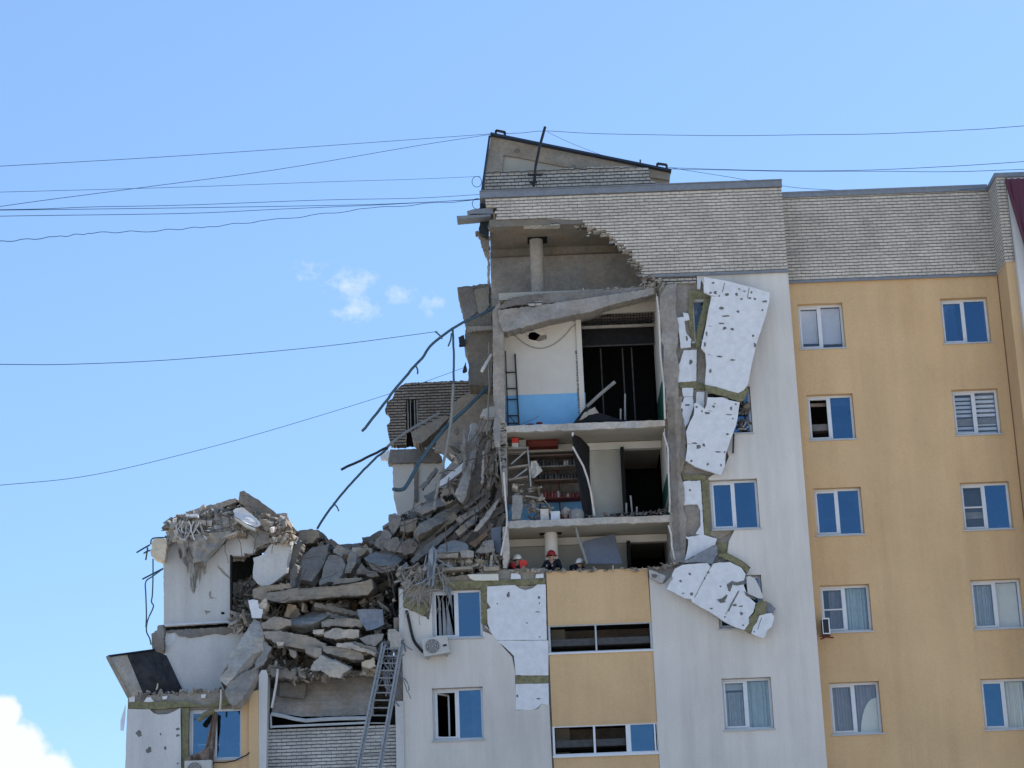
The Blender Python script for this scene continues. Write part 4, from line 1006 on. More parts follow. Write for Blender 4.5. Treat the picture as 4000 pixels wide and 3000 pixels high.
# -- tile F: centre left of the pile
S('F', [(690, 370), (760, 340), (850, 322), (935, 328), (965, 360), (962, 410), (900, 470), (800, 480), (700, 450)], Y0+3.2, (.1, .9, .1), 'concrete_warm', 'brown rounded boulder at the left rim of the gap against the sky', 16, 5, 'concrete_boulder')
S('F', [(705, 850, -.5), (735, 640, 0), (880, 525, .5), (1060, 480, .8), (1050, 590, .6), (1000, 720, .2), (880, 890, -.4), (720, 860, -.5)], Y0+2.4, (.05, .35, -.1), 'concrete', 'widest upright grey plate left of centre standing on the long beam')
S('F', [(960, 930, -.3), (1010, 720), (1075, 600, .3), (1190, 612, .4), (1235, 700, .2), (1215, 800), (1130, 905, -.3), (1080, 890, -.3)], Y0+2.1, (.1, .3, -.05), 'concrete', 'rounded upright grey plate in the middle of the row above the beam')
S('F', [(1110, 500), (1250, 515), (1370, 590), (1365, 640), (1290, 690), (1250, 640), (1120, 560)], Y0+2.8, (.05, .4, .1), 'concrete_blue', 'bluish plate with a dark crack below the sky gap')
S('F', [(1240, 750), (1290, 560, .3), (1370, 590, .3), (1360, 680), (1300, 800), (1240, 800)], Y0+2.2, (.1, .3, 0), 'concrete', 'narrow upright slab just left of the domed slab')
S('F', [(580, 830), (640, 640), (650, 560), (745, 440), (765, 480), (740, 580), (690, 720), (640, 870)], Y0+1.9, (.1, .4, 0), 'concrete_dark', 'dark leaning post beside the pale octagonal panel', 16, 5, 'concrete_post')
S('F', [(640, 940), (650, 760), (700, 690), (720, 720), (700, 900), (690, 945)], Y0+1.6, (.1, .4, 0), 'concrete_dark', 'short dark post between the pale panel and the wide grey plate', 16, 5, 'concrete_post')
S('F', [(247, 640), (350, 600), (440, 490), (480, 470), (655, 478), (610, 700), (600, 790), (500, 880), (420, 925), (340, 932), (290, 912), (247, 850)], Y0+1.5, (.05, .15, .02), 'white_plaster', 'pale octagonal wall panel with a thin crack left of the pile', 60, 2, 'wall_panel')
S('F', [(375, 1085), (382, 1010), (700, 965), (1280, 925), (1530, 868), (1545, 960), (1480, 1030), (1000, 1070), (560, 1112)], Y0+.5, (0, 2.3, .35), 'concrete_warm', 'long horizontal beige beam spanning the left of the pile', 34, 4, 'concrete_beam')
S('F', [(235, 985), (330, 940), (480, 925), (640, 900), (660, 960), (390, 1000), (390, 1090), (310, 1075), (250, 1060)], Y0+.6, (0, 1.2, 0), 'concrete_warm', 'crushed layered lump at the left end of the long beige beam', 14, 6)
S('F', [(1440, 640, 0), (1500, 590, .5), (1640, 560, .9), (1760, 580, .9), (1860, 660, .6), (1780, 725, -.1), (1640, 720, -.3), (1500, 690, -.3)], Y0+1.9, (.05, .45, -.05), 'concrete_blue', 'blue grey domed slab in the centre of the pile')
S('F', [(1490, 690), (1640, 722), (1780, 728), (1770, 775), (1640, 790), (1520, 750)], Y0+1.7, (0, 1.2, 0), 'concrete', 'layered grey slab right under the blue grey dome')
S('F', [(1640, 510), (1700, 450), (1790, 400), (1840, 470), (1852, 590), (1720, 560)], Y0+2.6, (.1, .4, 0), 'concrete', 'triangular grey slab pointing up behind the dome')
S('F', [(1180, 492), (1300, 480), (1420, 472), (1560, 500), (1545, 550), (1400, 552), (1290, 530)], Y0+4, (0, 1.6, .1), 'concrete_blue', 'flat slab forming the sky line of the gap, seen edge on')
S('F', [(1418, 412), (1500, 400), (1620, 328), (1690, 368), (1695, 410), (1560, 445), (1430, 462)], Y0+4.2, (0, 1, .1), 'concrete_dark', 'small dark gable shaped slab on the right of the sky gap')
S('F', [(1020, 395), (1042, 395), (1045, 450), (1090, 422), (1170, 490), (1150, 520), (1060, 480), (1025, 470)], Y0+3.4, (0, .5, 0), 'concrete_dark', 'dark pointed fragment sticking into the sky gap', 20, 4)
S('F', [(1150, 850), (1270, 860), (1420, 840), (1420, 868), (1280, 905), (1100, 925)], Y0+1.1, (0, .8, 0), 'concrete', 'small flat piece lying on the long beige beam')
S('F', [(1365, 750), (1420, 690), (1480, 760), (1560, 780), (1610, 830), (1520, 850), (1440, 800), (1360, 800)], Y0+1.5, (0, .7, 0), 'concrete_dark', 'dark wedge under the dome above the right end of the beige beam', 18, 5)
S('F', [(640, 1300, .8), (820, 1230, 1.2), (1000, 1170, 1.5), (1250, 1082, 1.8), (1295, 1110, 1.5), (1100, 1230, .6), (950, 1310), (860, 1352), (650, 1352)], Y0+.2, (0, .5, -.15), 'concrete_blue', 'smooth sloping slab rising to the right beneath the beige beam')
S('F', [(330, 1340), (480, 1270), (650, 1300), (650, 1360), (520, 1410), (360, 1400)], Y0+.1, (0, .9, 0), 'concrete', 'lumpy slab left of the smooth sloping slab', 18, 6)
S('F', [(980, 1322), (1060, 1298), (1200, 1290), (1380, 1300), (1475, 1322), (1400, 1380), (1100, 1370), (990, 1385)], Y0+.2, (0, 1.2, .1), 'concrete', 'flat layered slab right of the smooth sloping slab', 18, 6)
S('F', [(892, 1410), (1010, 1400), (1008, 1452), (900, 1452)], Y0-.1, (0, .8, 0), 'concrete_pale', 'small pale block at the left of the layered slabs', 14, 4, 'concrete_block')
S('F', [(1010, 1440), (1100, 1390), (1170, 1400), (1390, 1410), (1385, 1492), (1150, 1512), (1015, 1480)], Y0+.0, (0, 1.2, 0), 'concrete_pale', 'pale stepped slab with a white top in the middle layer', 18, 6)
S('F', [(340, 1432), (520, 1420), (760, 1470), (920, 1500), (1025, 1560), (1010, 1640), (820, 1622), (560, 1572), (380, 1505)], Y0-.1, (0, 1.4, .1), 'concrete', 'long slab sloping down to the right over the dark cavity', 22, 6)
S('F', [(1150, 1562), (1330, 1542), (1570, 1602), (1605, 1665), (1400, 1690), (1150, 1640)], Y0-.2, (0, 1.2, .1), 'concrete', 'stepped slab left of the top of the ladder', 20, 6)
S('F', [(1365, 1190, 0), (1430, 1216, .1), (1520, 1212, .3), (1600, 1210, .1), (1640, 1190, 0), (1660, 1350, -.1), (1560, 1400, -.2), (1470, 1420, -.2), (1400, 1300, 0)], Y0+.2, (0, .03, 0), 'cloth_grey', 'sagging blue grey sheet hung under the right end of the beam', 40, 2, 'tarpaulin', 'tarpaulin', None)
S('F', [(1390, 1500), (1500, 1470), (1650, 1450), (1630, 1520), (1550, 1590), (1450, 1560)], Y0-.05, (0, .6, .1), 'concrete_blue', 'thin blue grey plate under the sagging sheet')
S('F', [(192, 1095), (240, 1080), (297, 1090), (312, 1180), (352, 1190), (332, 1282), (235, 1282)], Y0+.2, (0, .06, 0), 'foam', 'small white board stuck upright beside the beige beam', 60, 1, 'board', 'board', None)
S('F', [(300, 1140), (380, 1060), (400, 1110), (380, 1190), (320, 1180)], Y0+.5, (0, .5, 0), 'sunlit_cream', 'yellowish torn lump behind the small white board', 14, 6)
# -- tile H: lower pile
S('H', [(720, 330), (870, 345), (1110, 395), (1155, 440), (1150, 485), (1040, 492), (850, 440), (735, 400)], Y0-.35, (0, 1.2, .1), 'concrete', 'brown grey slab end low in the pile left of the ladder', 18, 6)
S('H', [(868, 308), (1000, 300), (1092, 340), (1300, 412), (1285, 445), (1110, 392), (870, 348)], Y0-.45, (0, 1.3, .1), 'concrete_pale', 'pale topped slab touching the ladder', 18, 5)
S('H', [(590, 600), (620, 500), (700, 440), (850, 505), (1012, 575), (990, 605), (930, 640), (900, 690), (790, 672), (700, 600)], Y0-.6, (.05, .5, .1), 'concrete_pale', 'pale loose slab hanging lowest over the sagging wall', 20, 5)
S('H', [(350, 372), (430, 390), (438, 440), (418, 472), (362, 440)], Y0-.1, (0, .3, 0), 'concrete_warm', 'small brown piece hanging in the dark cavity', 14, 4, 'concrete_block')
S('H', [(540, 350), (640, 350), (712, 375), (708, 462), (640, 460), (545, 420)], Y0-.4, (0, .5, 0), 'concrete', 'squared lump above the pale hanging slab', 14, 5, 'concrete_block')
S('H', [(1140, 505), (1270, 470), (1282, 560), (1212, 582), (1150, 560)], Y0-.2, (0, .5, 0), 'sunlit_cream', 'yellowish curled fragment beside the ladder rails', 14, 6)
S('H', [(1425, 250), (1432, 160), (1500, 150), (1560, 200), (1572, 360), (1445, 362), (1450, 290)], Y0-.25, (0, .3, 0), 'concrete_pale', 'pale upright slab just behind the top of the ladder', 18, 4)
S('H', [(150, 590), (300, 600), (420, 620), (460, 720), (330, 690), (180, 670)], Y0-.1, (0, .8, 0), 'concrete_dark', 'dark rubble shelf at the top of the left pilaster', 14, 7)
S('H', [(220, 300), (300, 300), (290, 340), (230, 345)], Y0-.3, (0, .3, 0), 'concrete_pale', 'tiny pale block on the left of the dark cavity', 10, 3, 'concrete_block')
# -- tile G: two big plates tilted over the left window
S('G', [(1270, 650, 0), (1330, 520, .2), (1480, 300, .5), (1640, 48, .9), (1690, 70, .9), (1725, 130, .8), (1745, 262, .6), (1742, 390, .4), (1620, 430, .3), (1500, 560, .1), (1345, 765, -.1), (1280, 720, -.1)], Y0-.4, (.12, .3, -.1), 'concrete_pale', 'tall pale pointed slab tilted over the left block window', 26, 4)
S('G', [(1745, 275, .1), (1832, 352, 0), (1742, 540, -.1), (1650, 590, -.1), (1640, 520), (1735, 400)], Y0+.0, (0, .3, 0), 'concrete_blue', 'dark side face fragment right of the tall pointed slab', 20, 4)
S('G', [(1312, 830, 0), (1360, 745, .1), (1500, 640, .3), (1665, 562, .5), (1672, 655, .4), (1560, 830, .1), (1450, 982, -.1), (1385, 978, -.1), (1345, 905)], Y0-.6, (.08, .3, -.1), 'concrete', 'second tilted slab with a rough edge below the tall pointed one', 24, 5)
S('G', [(1290, 640), (1350, 540), (1345, 590), (1280, 650)], Y0-.55, (0, .1, 0), 'concrete_dark', 'small dark splinter on the left edge of the pointed slab', 14, 3, 'splinter')
# -- tile D: right pile, long beams
S('D', [(588, 480, -.3), (680, 402, 0), (900, 270, .8), (1062, 190, 1.2), (1142, 222, 1.2), (1055, 302, .7), (850, 420), (642, 532, -.5)], Y0+1.4, (0, .7, -.1), 'concrete_warm', 'long sunburnt beam at the top left of the leaning bundle', 26, 4, 'concrete_beam')
S('D', [(1060, 352), (1180, 262, .3), (1380, 120, .8), (1432, 150, .8), (1352, 222, .4), (1200, 330, .2), (1100, 392)], Y0+1.0, (0, .35, -.05), 'concrete', 'second beam of the leaning bundle, right of the sunburnt one', 24, 4, 'concrete_beam')
S('D', [(1052, 492), (1130, 410), (1200, 360, .3), (1262, 302, .5), (1302, 322, .5), (1242, 402, .2), (1092, 532)], Y0+.8, (0, .35, 0), 'concrete', 'short stubby beam in the middle of the leaning bundle', 24, 5, 'concrete_beam')
S('D', [(1238, 480), (1268, 430), (1400, 270, .3), (1490, 150, .6), (1522, 142, .6), (1482, 232, .4), (1362, 410, .1), (1282, 482)], Y0+.5, (0, .3, 0), 'concrete_pale', 'pale slim beam leaning against the corner post', 24, 4, 'concrete_beam')
S('D', [(560, 802, -.4), (700, 662), (870, 530, .3), (1060, 402, .7), (1092, 422, .7), (960, 532, .3), (780, 682), (602, 832, -.4)], Y0+.8, (0, .35, 0), 'concrete_dark', 'longest dark beam running diagonally through the right pile', 26, 4, 'concrete_beam')
S('D', [(1130, 220), (1340, 70, .4), (1372, 80, .4), (1160, 232)], Y0+1.2, (0, .3, 0), 'concrete_dark', 'thin dark bar above the second beam', 26, 3, 'concrete_beam')
S('D', [(1190, 620), (1380, 490), (1402, 520), (1250, 662)], Y0+.5, (0, .2, 0), 'wood_mix', 'brown plank bundle right of the layered dome', 20, 3, 'plank', 'plank', None)
S('D', [(1300, 560), (1440, 400), (1460, 420), (1330, 580)], Y0+.7, (0, .1, 0), 'wood_mix', 'upper brown plank near the corner post', 20, 3, 'plank', 'plank', None)
S('D', [(840, 690, 0), (880, 640, .3), (950, 600, .5), (1060, 580, .6), (1150, 600, .5), (1192, 652, .3), (1180, 700), (1092, 705, -.1), (860, 720, -.2)], Y0+.2, (0, .4, -.05), 'concrete_blue', 'upper layer of the round layered slab over the middle wall', 20, 3)
S('D', [(832, 730), (1085, 715, -.05), (1080, 762), (850, 778)], Y0+.1, (0, .7, 0), 'concrete_blue', 'lower layer of the round layered slab over the middle wall', 20, 3)
S('D', [(1100, 692), (1200, 690), (1245, 702), (1242, 772), (1104, 762)], Y0+.0, (0, .5, 0), 'concrete_blue', 'square block right of the layered dome slab', 24, 3, 'concrete_block')
S('D', [(1430, 452), (1540, 430), (1545, 720), (1500, 720), (1440, 642)], Y0+.6, (0, .1, 0), 'grey_board', 'flat blue grey board behind the corner post', 60, 1, 'board', 'board', None)
S('D', [(1350, 600), (1450, 580), (1470, 700), (1400, 720), (1260, 720)], Y0+.4, (0, .4, 0), 'concrete_blue', 'blue grey lump under the flat board', 16, 5)
S('D', [(700, 100, .5), (840, 30, .9), (902, 222, .4), (800, 222, .3), (740, 150, .3)], Y0+2.6, (0, .2, 0), 'concrete', 'flat grey plate under the beige rear wall')
S('D', [(600, 260), (780, 150, .3), (1000, 100, .5), (1060, 180, .3), (860, 220), (700, 300)], Y0+2.2, (0, .4, 0), 'concrete_blue', 'crushed blue grey lump above the sunburnt beam', 16, 6)
S('D', [(330, 460), (330, 310), (400, 300), (460, 340), (440, 430), (380, 520)], Y0+3, (0, .5, 0), 'concrete', 'upright stump on the right side of the sky gap', 16, 5)
S('D', [(450, 380), (640, 340), (620, 450), (540, 500), (440, 480)], Y0+2.6, (0, .6, 0), 'concrete_warm', 'brownish lump left of the sunburnt beam', 16, 6)
S('D', [(460, 620), (560, 560), (640, 620), (600, 720), (480, 740)], Y0+1.5, (0, .6, 0), 'concrete_dark', 'dark lump right of the triangular slab', 16, 7)
S('D', [(900, 880), (1220, 862), (1225, 890), (910, 912)], Y0-.15, (0, .4, 0), 'concrete_warm', 'thin pale lath lying on the broken wall top', 30, 2, 'plank', 'plank', None)
S('D', [(1350, 870), (1520, 855), (1522, 905), (1355, 912)], Y0-.1, (0, .6, 0), 'concrete_warm', 'small stack of brown boards at the right end of the wall top', 30, 2, 'plank', 'plank', None)
# -- tile C: upright debris below the hanging panel
S('C', [(1040, 1470, -.3), (1200, 1100, .3), (1275, 768, .8), (1335, 792, .8), (1245, 1160, .3), (1160, 1500, -.3), (1120, 1560, -.4), (1060, 1505, -.4)], Y0+1.6, (.08, .4, 0), 'concrete_pale', 'tall pale upright slab leaning right beside the corner post', 26, 4)
S('C', [(1200, 1480), (1290, 1000, .2), (1350, 800, .4), (1420, 850, .4), (1400, 1100, .2), (1350, 1380), (1280, 1530)], Y0+1.9, (0, .5, 0), 'concrete_dark', 'dark upright slab behind the tall pale one', 22, 6)
S('C', [(850, 1390), (862, 1340), (1160, 1100, .3), (1210, 1085, .3), (1192, 1162, .3), (930, 1362)], Y0+1.9, (0, .25, 0), 'foam', 'white beam lying across the foot of the rear wall', 30, 2, 'board', 'board', None)
S('C', [(1310, 622), (1350, 542), (1400, 520), (1492, 520), (1492, 632), (1372, 642)], Y0+1.2, (0, .3, 0), 'white_plaster', 'white plaster block hanging beside the corner post', 24, 3, 'plaster_block')
S('C', [(1270, 780), (1300, 680), (1380, 640), (1440, 680), (1420, 780), (1330, 800)], Y0+1.5, (0, .5, 0), 'concrete_blue', 'grey lump under the hanging white plaster block', 18, 5)
S('C', [(880, 1480), (1000, 1380), (1060, 1520), (940, 1580)], Y0+1.4, (0, .4, 0), 'concrete_warm', 'hollow brick like block with dark slots under the white beam', 20, 4)
S('C', [(1470, 590), (1495, 640), (1530, 780), (1535, 960), (1480, 960), (1460, 820)], Y0-.1, (0, .3, 0), 'concrete_blue', 'long tattered strip hanging on the corner post', 14, 5)
h = MB()
for i in range(3): h.prism(loop('C', [(905+i*38, 1500-i*8), (935+i*38, 1475-i*8), (975+i*38, 1530-i*8), (950+i*38, 1555-i*8)], Y0+1.38), (0, .01, 0))
solo('hollow_brick', h, 'dark_room', 'dark slots of the hollow block under the white beam', 'brick')
rs = random.Random(77)
dn = ['first', 'second', 'third', 'fourth', 'fifth', 'sixth', 'seventh', 'eighth']
# narrow hanging strips in the shaft left of the corner post
for i, (x0, y0, x1, y1, w_) in enumerate(((1350, 1000, 1340, 1340, 22), (1400, 880, 1370, 1250, 18), (1425, 1060, 1420, 1380, 14), (1490, 1000, 1500, 1280, 16), (1380, 1120, 1400, 1400, 12), (1330, 900, 1440, 850, 20))):
    S('C', [(x0-w_/2, y0), (x0+w_/2, y0), (x1+w_/2, y1), (x1-w_/2, y1)], Y0+.9+.1*i, (0, .12, 0), ('concrete_pale', 'concrete', 'concrete_warm')[i % 3], 'thin ragged strip hanging in the dark shaft beside the corner post', 16, 5, 'debris_strip', 'rubble', 'thin strips hanging in the shaft')
# -- tile E: top of the left ruin
S('E', [(880, 440), (1060, 362), (1260, 312), (1440, 258), (1452, 302), (1290, 372), (1100, 430), (940, 462)], Y0+1.7, (0, 1.8, .25), 'concrete', 'roof slab rising to the right on top of the left ruin', 22, 4)
S('E', [(1475, 300, 0), (1482, 198, 0), (1535, 192, 0), (1700, 290, .2), (1862, 420, .5), (2090, 600, .9), (2070, 640, .9), (1850, 590, .5), (1780, 510, .4), (1600, 400, .2)], Y0+1.5, (0, 1.6, .1), 'concrete_dark', 'dark roof slab sliding down to the right from the ruin top', 26, 4)
S('E', [(1408, 400, 0), (1440, 372), (1520, 365), (1600, 430, .2), (1705, 522, .3), (1702, 560, .3), (1650, 582, .2), (1560, 540), (1440, 462, -.1)], Y0+1.0, (0, .15, .02), 'foam', 'bright white board lit by the sun on the ruin top', 40, 2, 'board', 'board', None)
S('E', [(1440, 470), (1560, 545), (1650, 590), (1640, 610), (1540, 570), (1430, 490)], Y0+1.0, (0, .3, 0), 'interior_white', 'cream lath edge just under the bright white board', 40, 2, 'board', 'board', None)
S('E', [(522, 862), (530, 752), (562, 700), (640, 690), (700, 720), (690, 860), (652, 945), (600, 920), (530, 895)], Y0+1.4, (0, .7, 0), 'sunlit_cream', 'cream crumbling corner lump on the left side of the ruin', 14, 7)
S('E', [(1650, 620), (1790, 600), (1802, 760), (1700, 775), (1642, 810), (1630, 740)], Y0+1.6, (0, .2, 0), 'concrete', 'square grey patch slab above the octagonal panel', 20, 4)
S('E', [(1120, 500), (1300, 460), (1370, 480), (1382, 610), (1250, 625), (1120, 600)], Y0+1.5, (0, .5, 0), 'concrete', 'squared concrete lump in the middle of the ruin top', 18, 5)
S('E', [(1380, 500), (1450, 480), (1545, 580), (1550, 680), (1400, 640)], Y0+1.45, (0, .6, 0), 'concrete_warm', 'brownish lump under the bright white board', 16, 6)
S('E', [(1850, 440), (1980, 425), (2020, 500), (2060, 580), (1960, 520), (1880, 470)], Y0+2.4, (0, .5, 0), 'concrete_pale', 'pale sunlit crumbs behind the dark roof slab', 12, 6)
S('E', [(905, 432), (1030, 440), (1030, 465), (905, 460)], Y0+1.2, (0, .4, 0), 'foam', 'narrow white block under the rising roof slab', 16, 3, 'concrete_block')
S('E', [(725, 500), (830, 438), (840, 470), (760, 520)], Y0+1.7, (0, .5, .05), 'concrete_dark', 'dark tile leaning on the left shoulder of the ruin top', 16, 3)
S('E', [(1810, 640), (1900, 560), (1975, 580), (1980, 680), (1900, 660)], Y0+1.7, (0, .5, 0), 'cloth_brown', 'dark brown torn block right of the bright white board', 14, 5)
# cream stone lit by the sun on the far left wall top
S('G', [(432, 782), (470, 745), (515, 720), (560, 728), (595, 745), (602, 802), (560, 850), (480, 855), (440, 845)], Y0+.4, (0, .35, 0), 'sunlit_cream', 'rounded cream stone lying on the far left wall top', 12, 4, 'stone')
S('G', [(325, 835), (350, 800), (385, 808), (420, 795), (430, 850), (350, 862)], Y0+.3, (0, .25, 0), 'foam', 'small white lumps left of the rounded cream stone', 10, 4, 'stone')

# ---- insulation panels that broke loose as whole sheets
def panel(name, t, pts, Y, label, holes, mat='foam', th=.1, slope=(0, 0), seams=(), cracks=()):
    """sheet hanging in front of the wall; slope = extra metres of depth per tile px from the first point"""
    def dY(x, y): return slope[0]*(x-pts[0][0])+slope[1]*(y-pts[0][1])
    q = jag(pts, 55, 3)
    base = thing(name, P(t, pts[0][0], pts[0][1], Y), label, 'insulation panel', 'foam panels torn off the grey wall')
    part('foam_sheet', MB().prism([P(t, x, y, Y+dY(x, y)) for x, y in q], (0, th, 0)), mat, base)
    h = MB()
    for i, (x, y, rx, ry) in enumerate(holes):
        h.prism([P(t, x+rx*math.cos(a*PI/4)*(1+.3*math.sin(a*2.3+x)), y+ry*math.sin(a*PI/4)*(1+.3*math.cos(a*1.7+y)), Y-.008+dY(x, y)) for a in range(8)], (0, .006, 0))
    if holes: part('glue_spot', h, 'foam_dark', base)
    if seams:
        h = MB()
        for a, b in seams: h.tube([P(t, a[0]+(b[0]-a[0])*k/6, a[1]+(b[1]-a[1])*k/6+2*math.sin(k*2), Y-.002+dY(*a)) for k in range(7)], .009, 4)
        part('seam', h, 'concrete_dark', base)
    for c in cracks: part('crack', MB().prism([P(t, x, y, Y-.012) for x, y in jag(c, 14, 3)], (0, .008, 0)), 'foam_dark', base)
    return base
panel('insulation_panel', 'J', [(690, 225), (900, 262), (1180, 330), (1402, 396), (1395, 500), (1345, 690), (1290, 850), (1245, 1000), (1205, 1180), (1165, 1390), (1120, 1450), (1060, 1480), (880, 1430), (702, 1388), (718, 1180), (708, 1045), (660, 990), (690, 850), (730, 640), (775, 425), (690, 390)], Y0-.42,
      'largest white foam sheet tilted right below the brick parapet',
      [(790, 290, 16, 10), (815, 395, 18, 22), (762, 397, 15, 12), (940, 417, 25, 14), (1043, 412, 16, 16), (880, 562, 28, 14), (930, 648, 42, 10), (880, 728, 30, 10), (912, 780, 22, 18), (998, 790, 18, 14), (1185, 455, 22, 8), (1242, 463, 14, 12), (1350, 490, 26, 14), (1322, 585, 10, 12), (1205, 392, 12, 12), (1072, 357, 12, 9), (720, 840, 10, 26), (700, 955, 12, 30), (860, 1085, 30, 10), (1000, 1122, 30, 8), (760, 1240, 14, 20), (855, 430, 9, 9), (1128, 380, 20, 5), (1095, 465, 14, 12), (1220, 860, 12, 16), (1240, 960, 12, 30), (1060, 600, 16, 12)],
      seams=[((740, 755), (1300, 835)), ((730, 1060), (1210, 1180)), ((780, 430), (1360, 520)), ((915, 290), (890, 390)), ((1180, 340), (1160, 450))], slope=(-.0002, .0001))
panel('insulation_panel', 'K', [(730, 5), (890, 5), (960, 35), (1078, 58), (1060, 180), (1040, 300), (980, 460), (925, 620), (920, 740), (872, 848), (800, 820), (740, 800), (600, 755), (492, 685), (512, 520), (500, 370), (540, 270), (580, 200), (585, 70), (620, 65), (700, 130), (720, 80)], Y0-.36,
      'lower white foam sheet under the largest one, beside the half hidden window',
      [(795, 105, 16, 14), (808, 72, 8, 7), (985, 125, 12, 26), (1035, 78, 10, 9), (725, 175, 30, 16), (965, 193, 34, 6), (1003, 236, 10, 8), (945, 404, 18, 10), (630, 540, 24, 28), (590, 500, 32, 8), (690, 520, 14, 20), (845, 595, 34, 8), (915, 598, 10, 10), (555, 693, 14, 12), (732, 730, 13, 14), (875, 738, 10, 12), (668, 155, 10, 12), (612, 110, 14, 10)],
      seams=[((510, 505), (940, 590)), ((740, 150), (1060, 195))], slope=(-.0002, .0001))
panel('insulation_panel', 'L', [(566, 832), (600, 760), (632, 720), (620, 680), (650, 615), (735, 572), (900, 556), (1005, 552), (1045, 600), (1065, 560), (1130, 545), (1250, 540), (1370, 600), (1418, 670), (1395, 755), (1400, 800), (1440, 905), (1525, 985), (1500, 1080), (1450, 1140), (1455, 1200), (1405, 1272), (1290, 1235), (1185, 1180), (1100, 1120), (840, 970), (830, 940), (760, 930)], Y0-.38,
      'cracked white foam sheet fallen diagonally over the grey wall above the loggias',
      [(815, 670, 14, 14), (1015, 652, 14, 12), (975, 715, 7, 18), (742, 877, 14, 6), (835, 885, 16, 22), (1045, 1042, 16, 10), (1148, 803, 12, 10), (1300, 1005, 24, 18), (1368, 1018, 24, 9), (1372, 1097, 18, 18), (1390, 1222, 12, 8), (1170, 965, 30, 14), (1195, 1133, 12, 7), (1128, 525, 10, 8), (715, 745, 14, 12)],
      seams=[((960, 740), (865, 930)), ((1340, 850), (1200, 1110)), ((1060, 560), (960, 740))],
      cracks=[[(1105, 945), (1160, 935), (1210, 890), (1225, 900), (1190, 965), (1150, 985)], [(1215, 780), (1270, 742), (1330, 760), (1400, 740), (1425, 690), (1405, 780), (1330, 795), (1275, 785), (1250, 860), (1230, 850)], [(1395, 850), (1440, 880), (1525, 935), (1520, 950), (1430, 910)], [(1225, 1060), (1260, 985), (1340, 850), (1350, 860), (1275, 990), (1240, 1080)]])
panel('insulation_panel', 'L', [(1480, 1310), (1500, 1240), (1540, 1190), (1565, 1120), (1640, 1098), (1700, 1090), (1728, 1140), (1700, 1240), (1652, 1272), (1630, 1340), (1600, 1362), (1560, 1350)], Y0-.36, 'small detached white foam piece at the lowest right tip of the fallen sheet', [(1510, 1292, 9, 9)], seams=[((1590, 1140), (1545, 1270))])
panel('insulation_panel', 'L', [(1425, 700), (1460, 690), (1520, 720), (1570, 820), (1600, 900), (1600, 935), (1540, 925), (1440, 880)], Y0-.36, 'small grey white chip lying across the half hidden window', [], mat='white_plaster')
panel('insulation_panel', 'L', [(370, 620), (440, 640), (560, 690), (520, 770), (490, 765), (440, 735), (380, 700)], Y0-.15, 'crumpled dirty foam scrap at the top right of the upper loggia panel', [(430, 690, 34, 26)], mat='concrete_pale')
wl = 'mineral wool strips peeled off with the panels'
for t, q, lb, Y in (('L', [(1110, 470), (1220, 440), (1400, 540), (1460, 605), (1430, 660), (1380, 600), (1250, 530)], 'olive wool strip along the upper edge of the fallen sheet', Y0-.30),
                 ('L', [(1405, 1275), (1475, 1312), (1570, 1120), (1640, 1095), (1640, 965), (1590, 950), (1530, 985), (1510, 1090), (1455, 1145)], 'olive wool strip at the lower right end of the fallen sheet', Y0-.33),
                 ('J', [(700, 1388), (880, 1432), (1060, 1482), (1120, 1452), (1170, 1392), (1150, 1500), (1120, 1560), (1075, 1570), (880, 1505), (720, 1465)], 'olive wool strip between the two hanging foam sheets', Y0-.36)):
    solo('wool_strip', MB().prism(loop(t, jag(q, 24, 5), Y), (0, .08, 0)), 'mineral_wool', lb, 'insulation', wl)
solo('crumpled_mesh', MB().prism(loop('L', jag([(750, 545), (960, 420), (1110, 350), (1115, 450), (1060, 560), (900, 540)], 16, 6), Y0-.3), (0, .05, 0)), 'cloth_grey', 'crumpled grey mesh above the fallen foam sheet', 'mesh')
solo('crumpled_mesh', MB().prism(loop('L', jag([(1640, 960), (1700, 1000), (1740, 1040), (1720, 1100), (1640, 1090)], 14, 5), Y0-.2), (0, .03, 0)), 'cloth_grey', 'small grey mesh rag above the lowest foam piece', 'mesh')

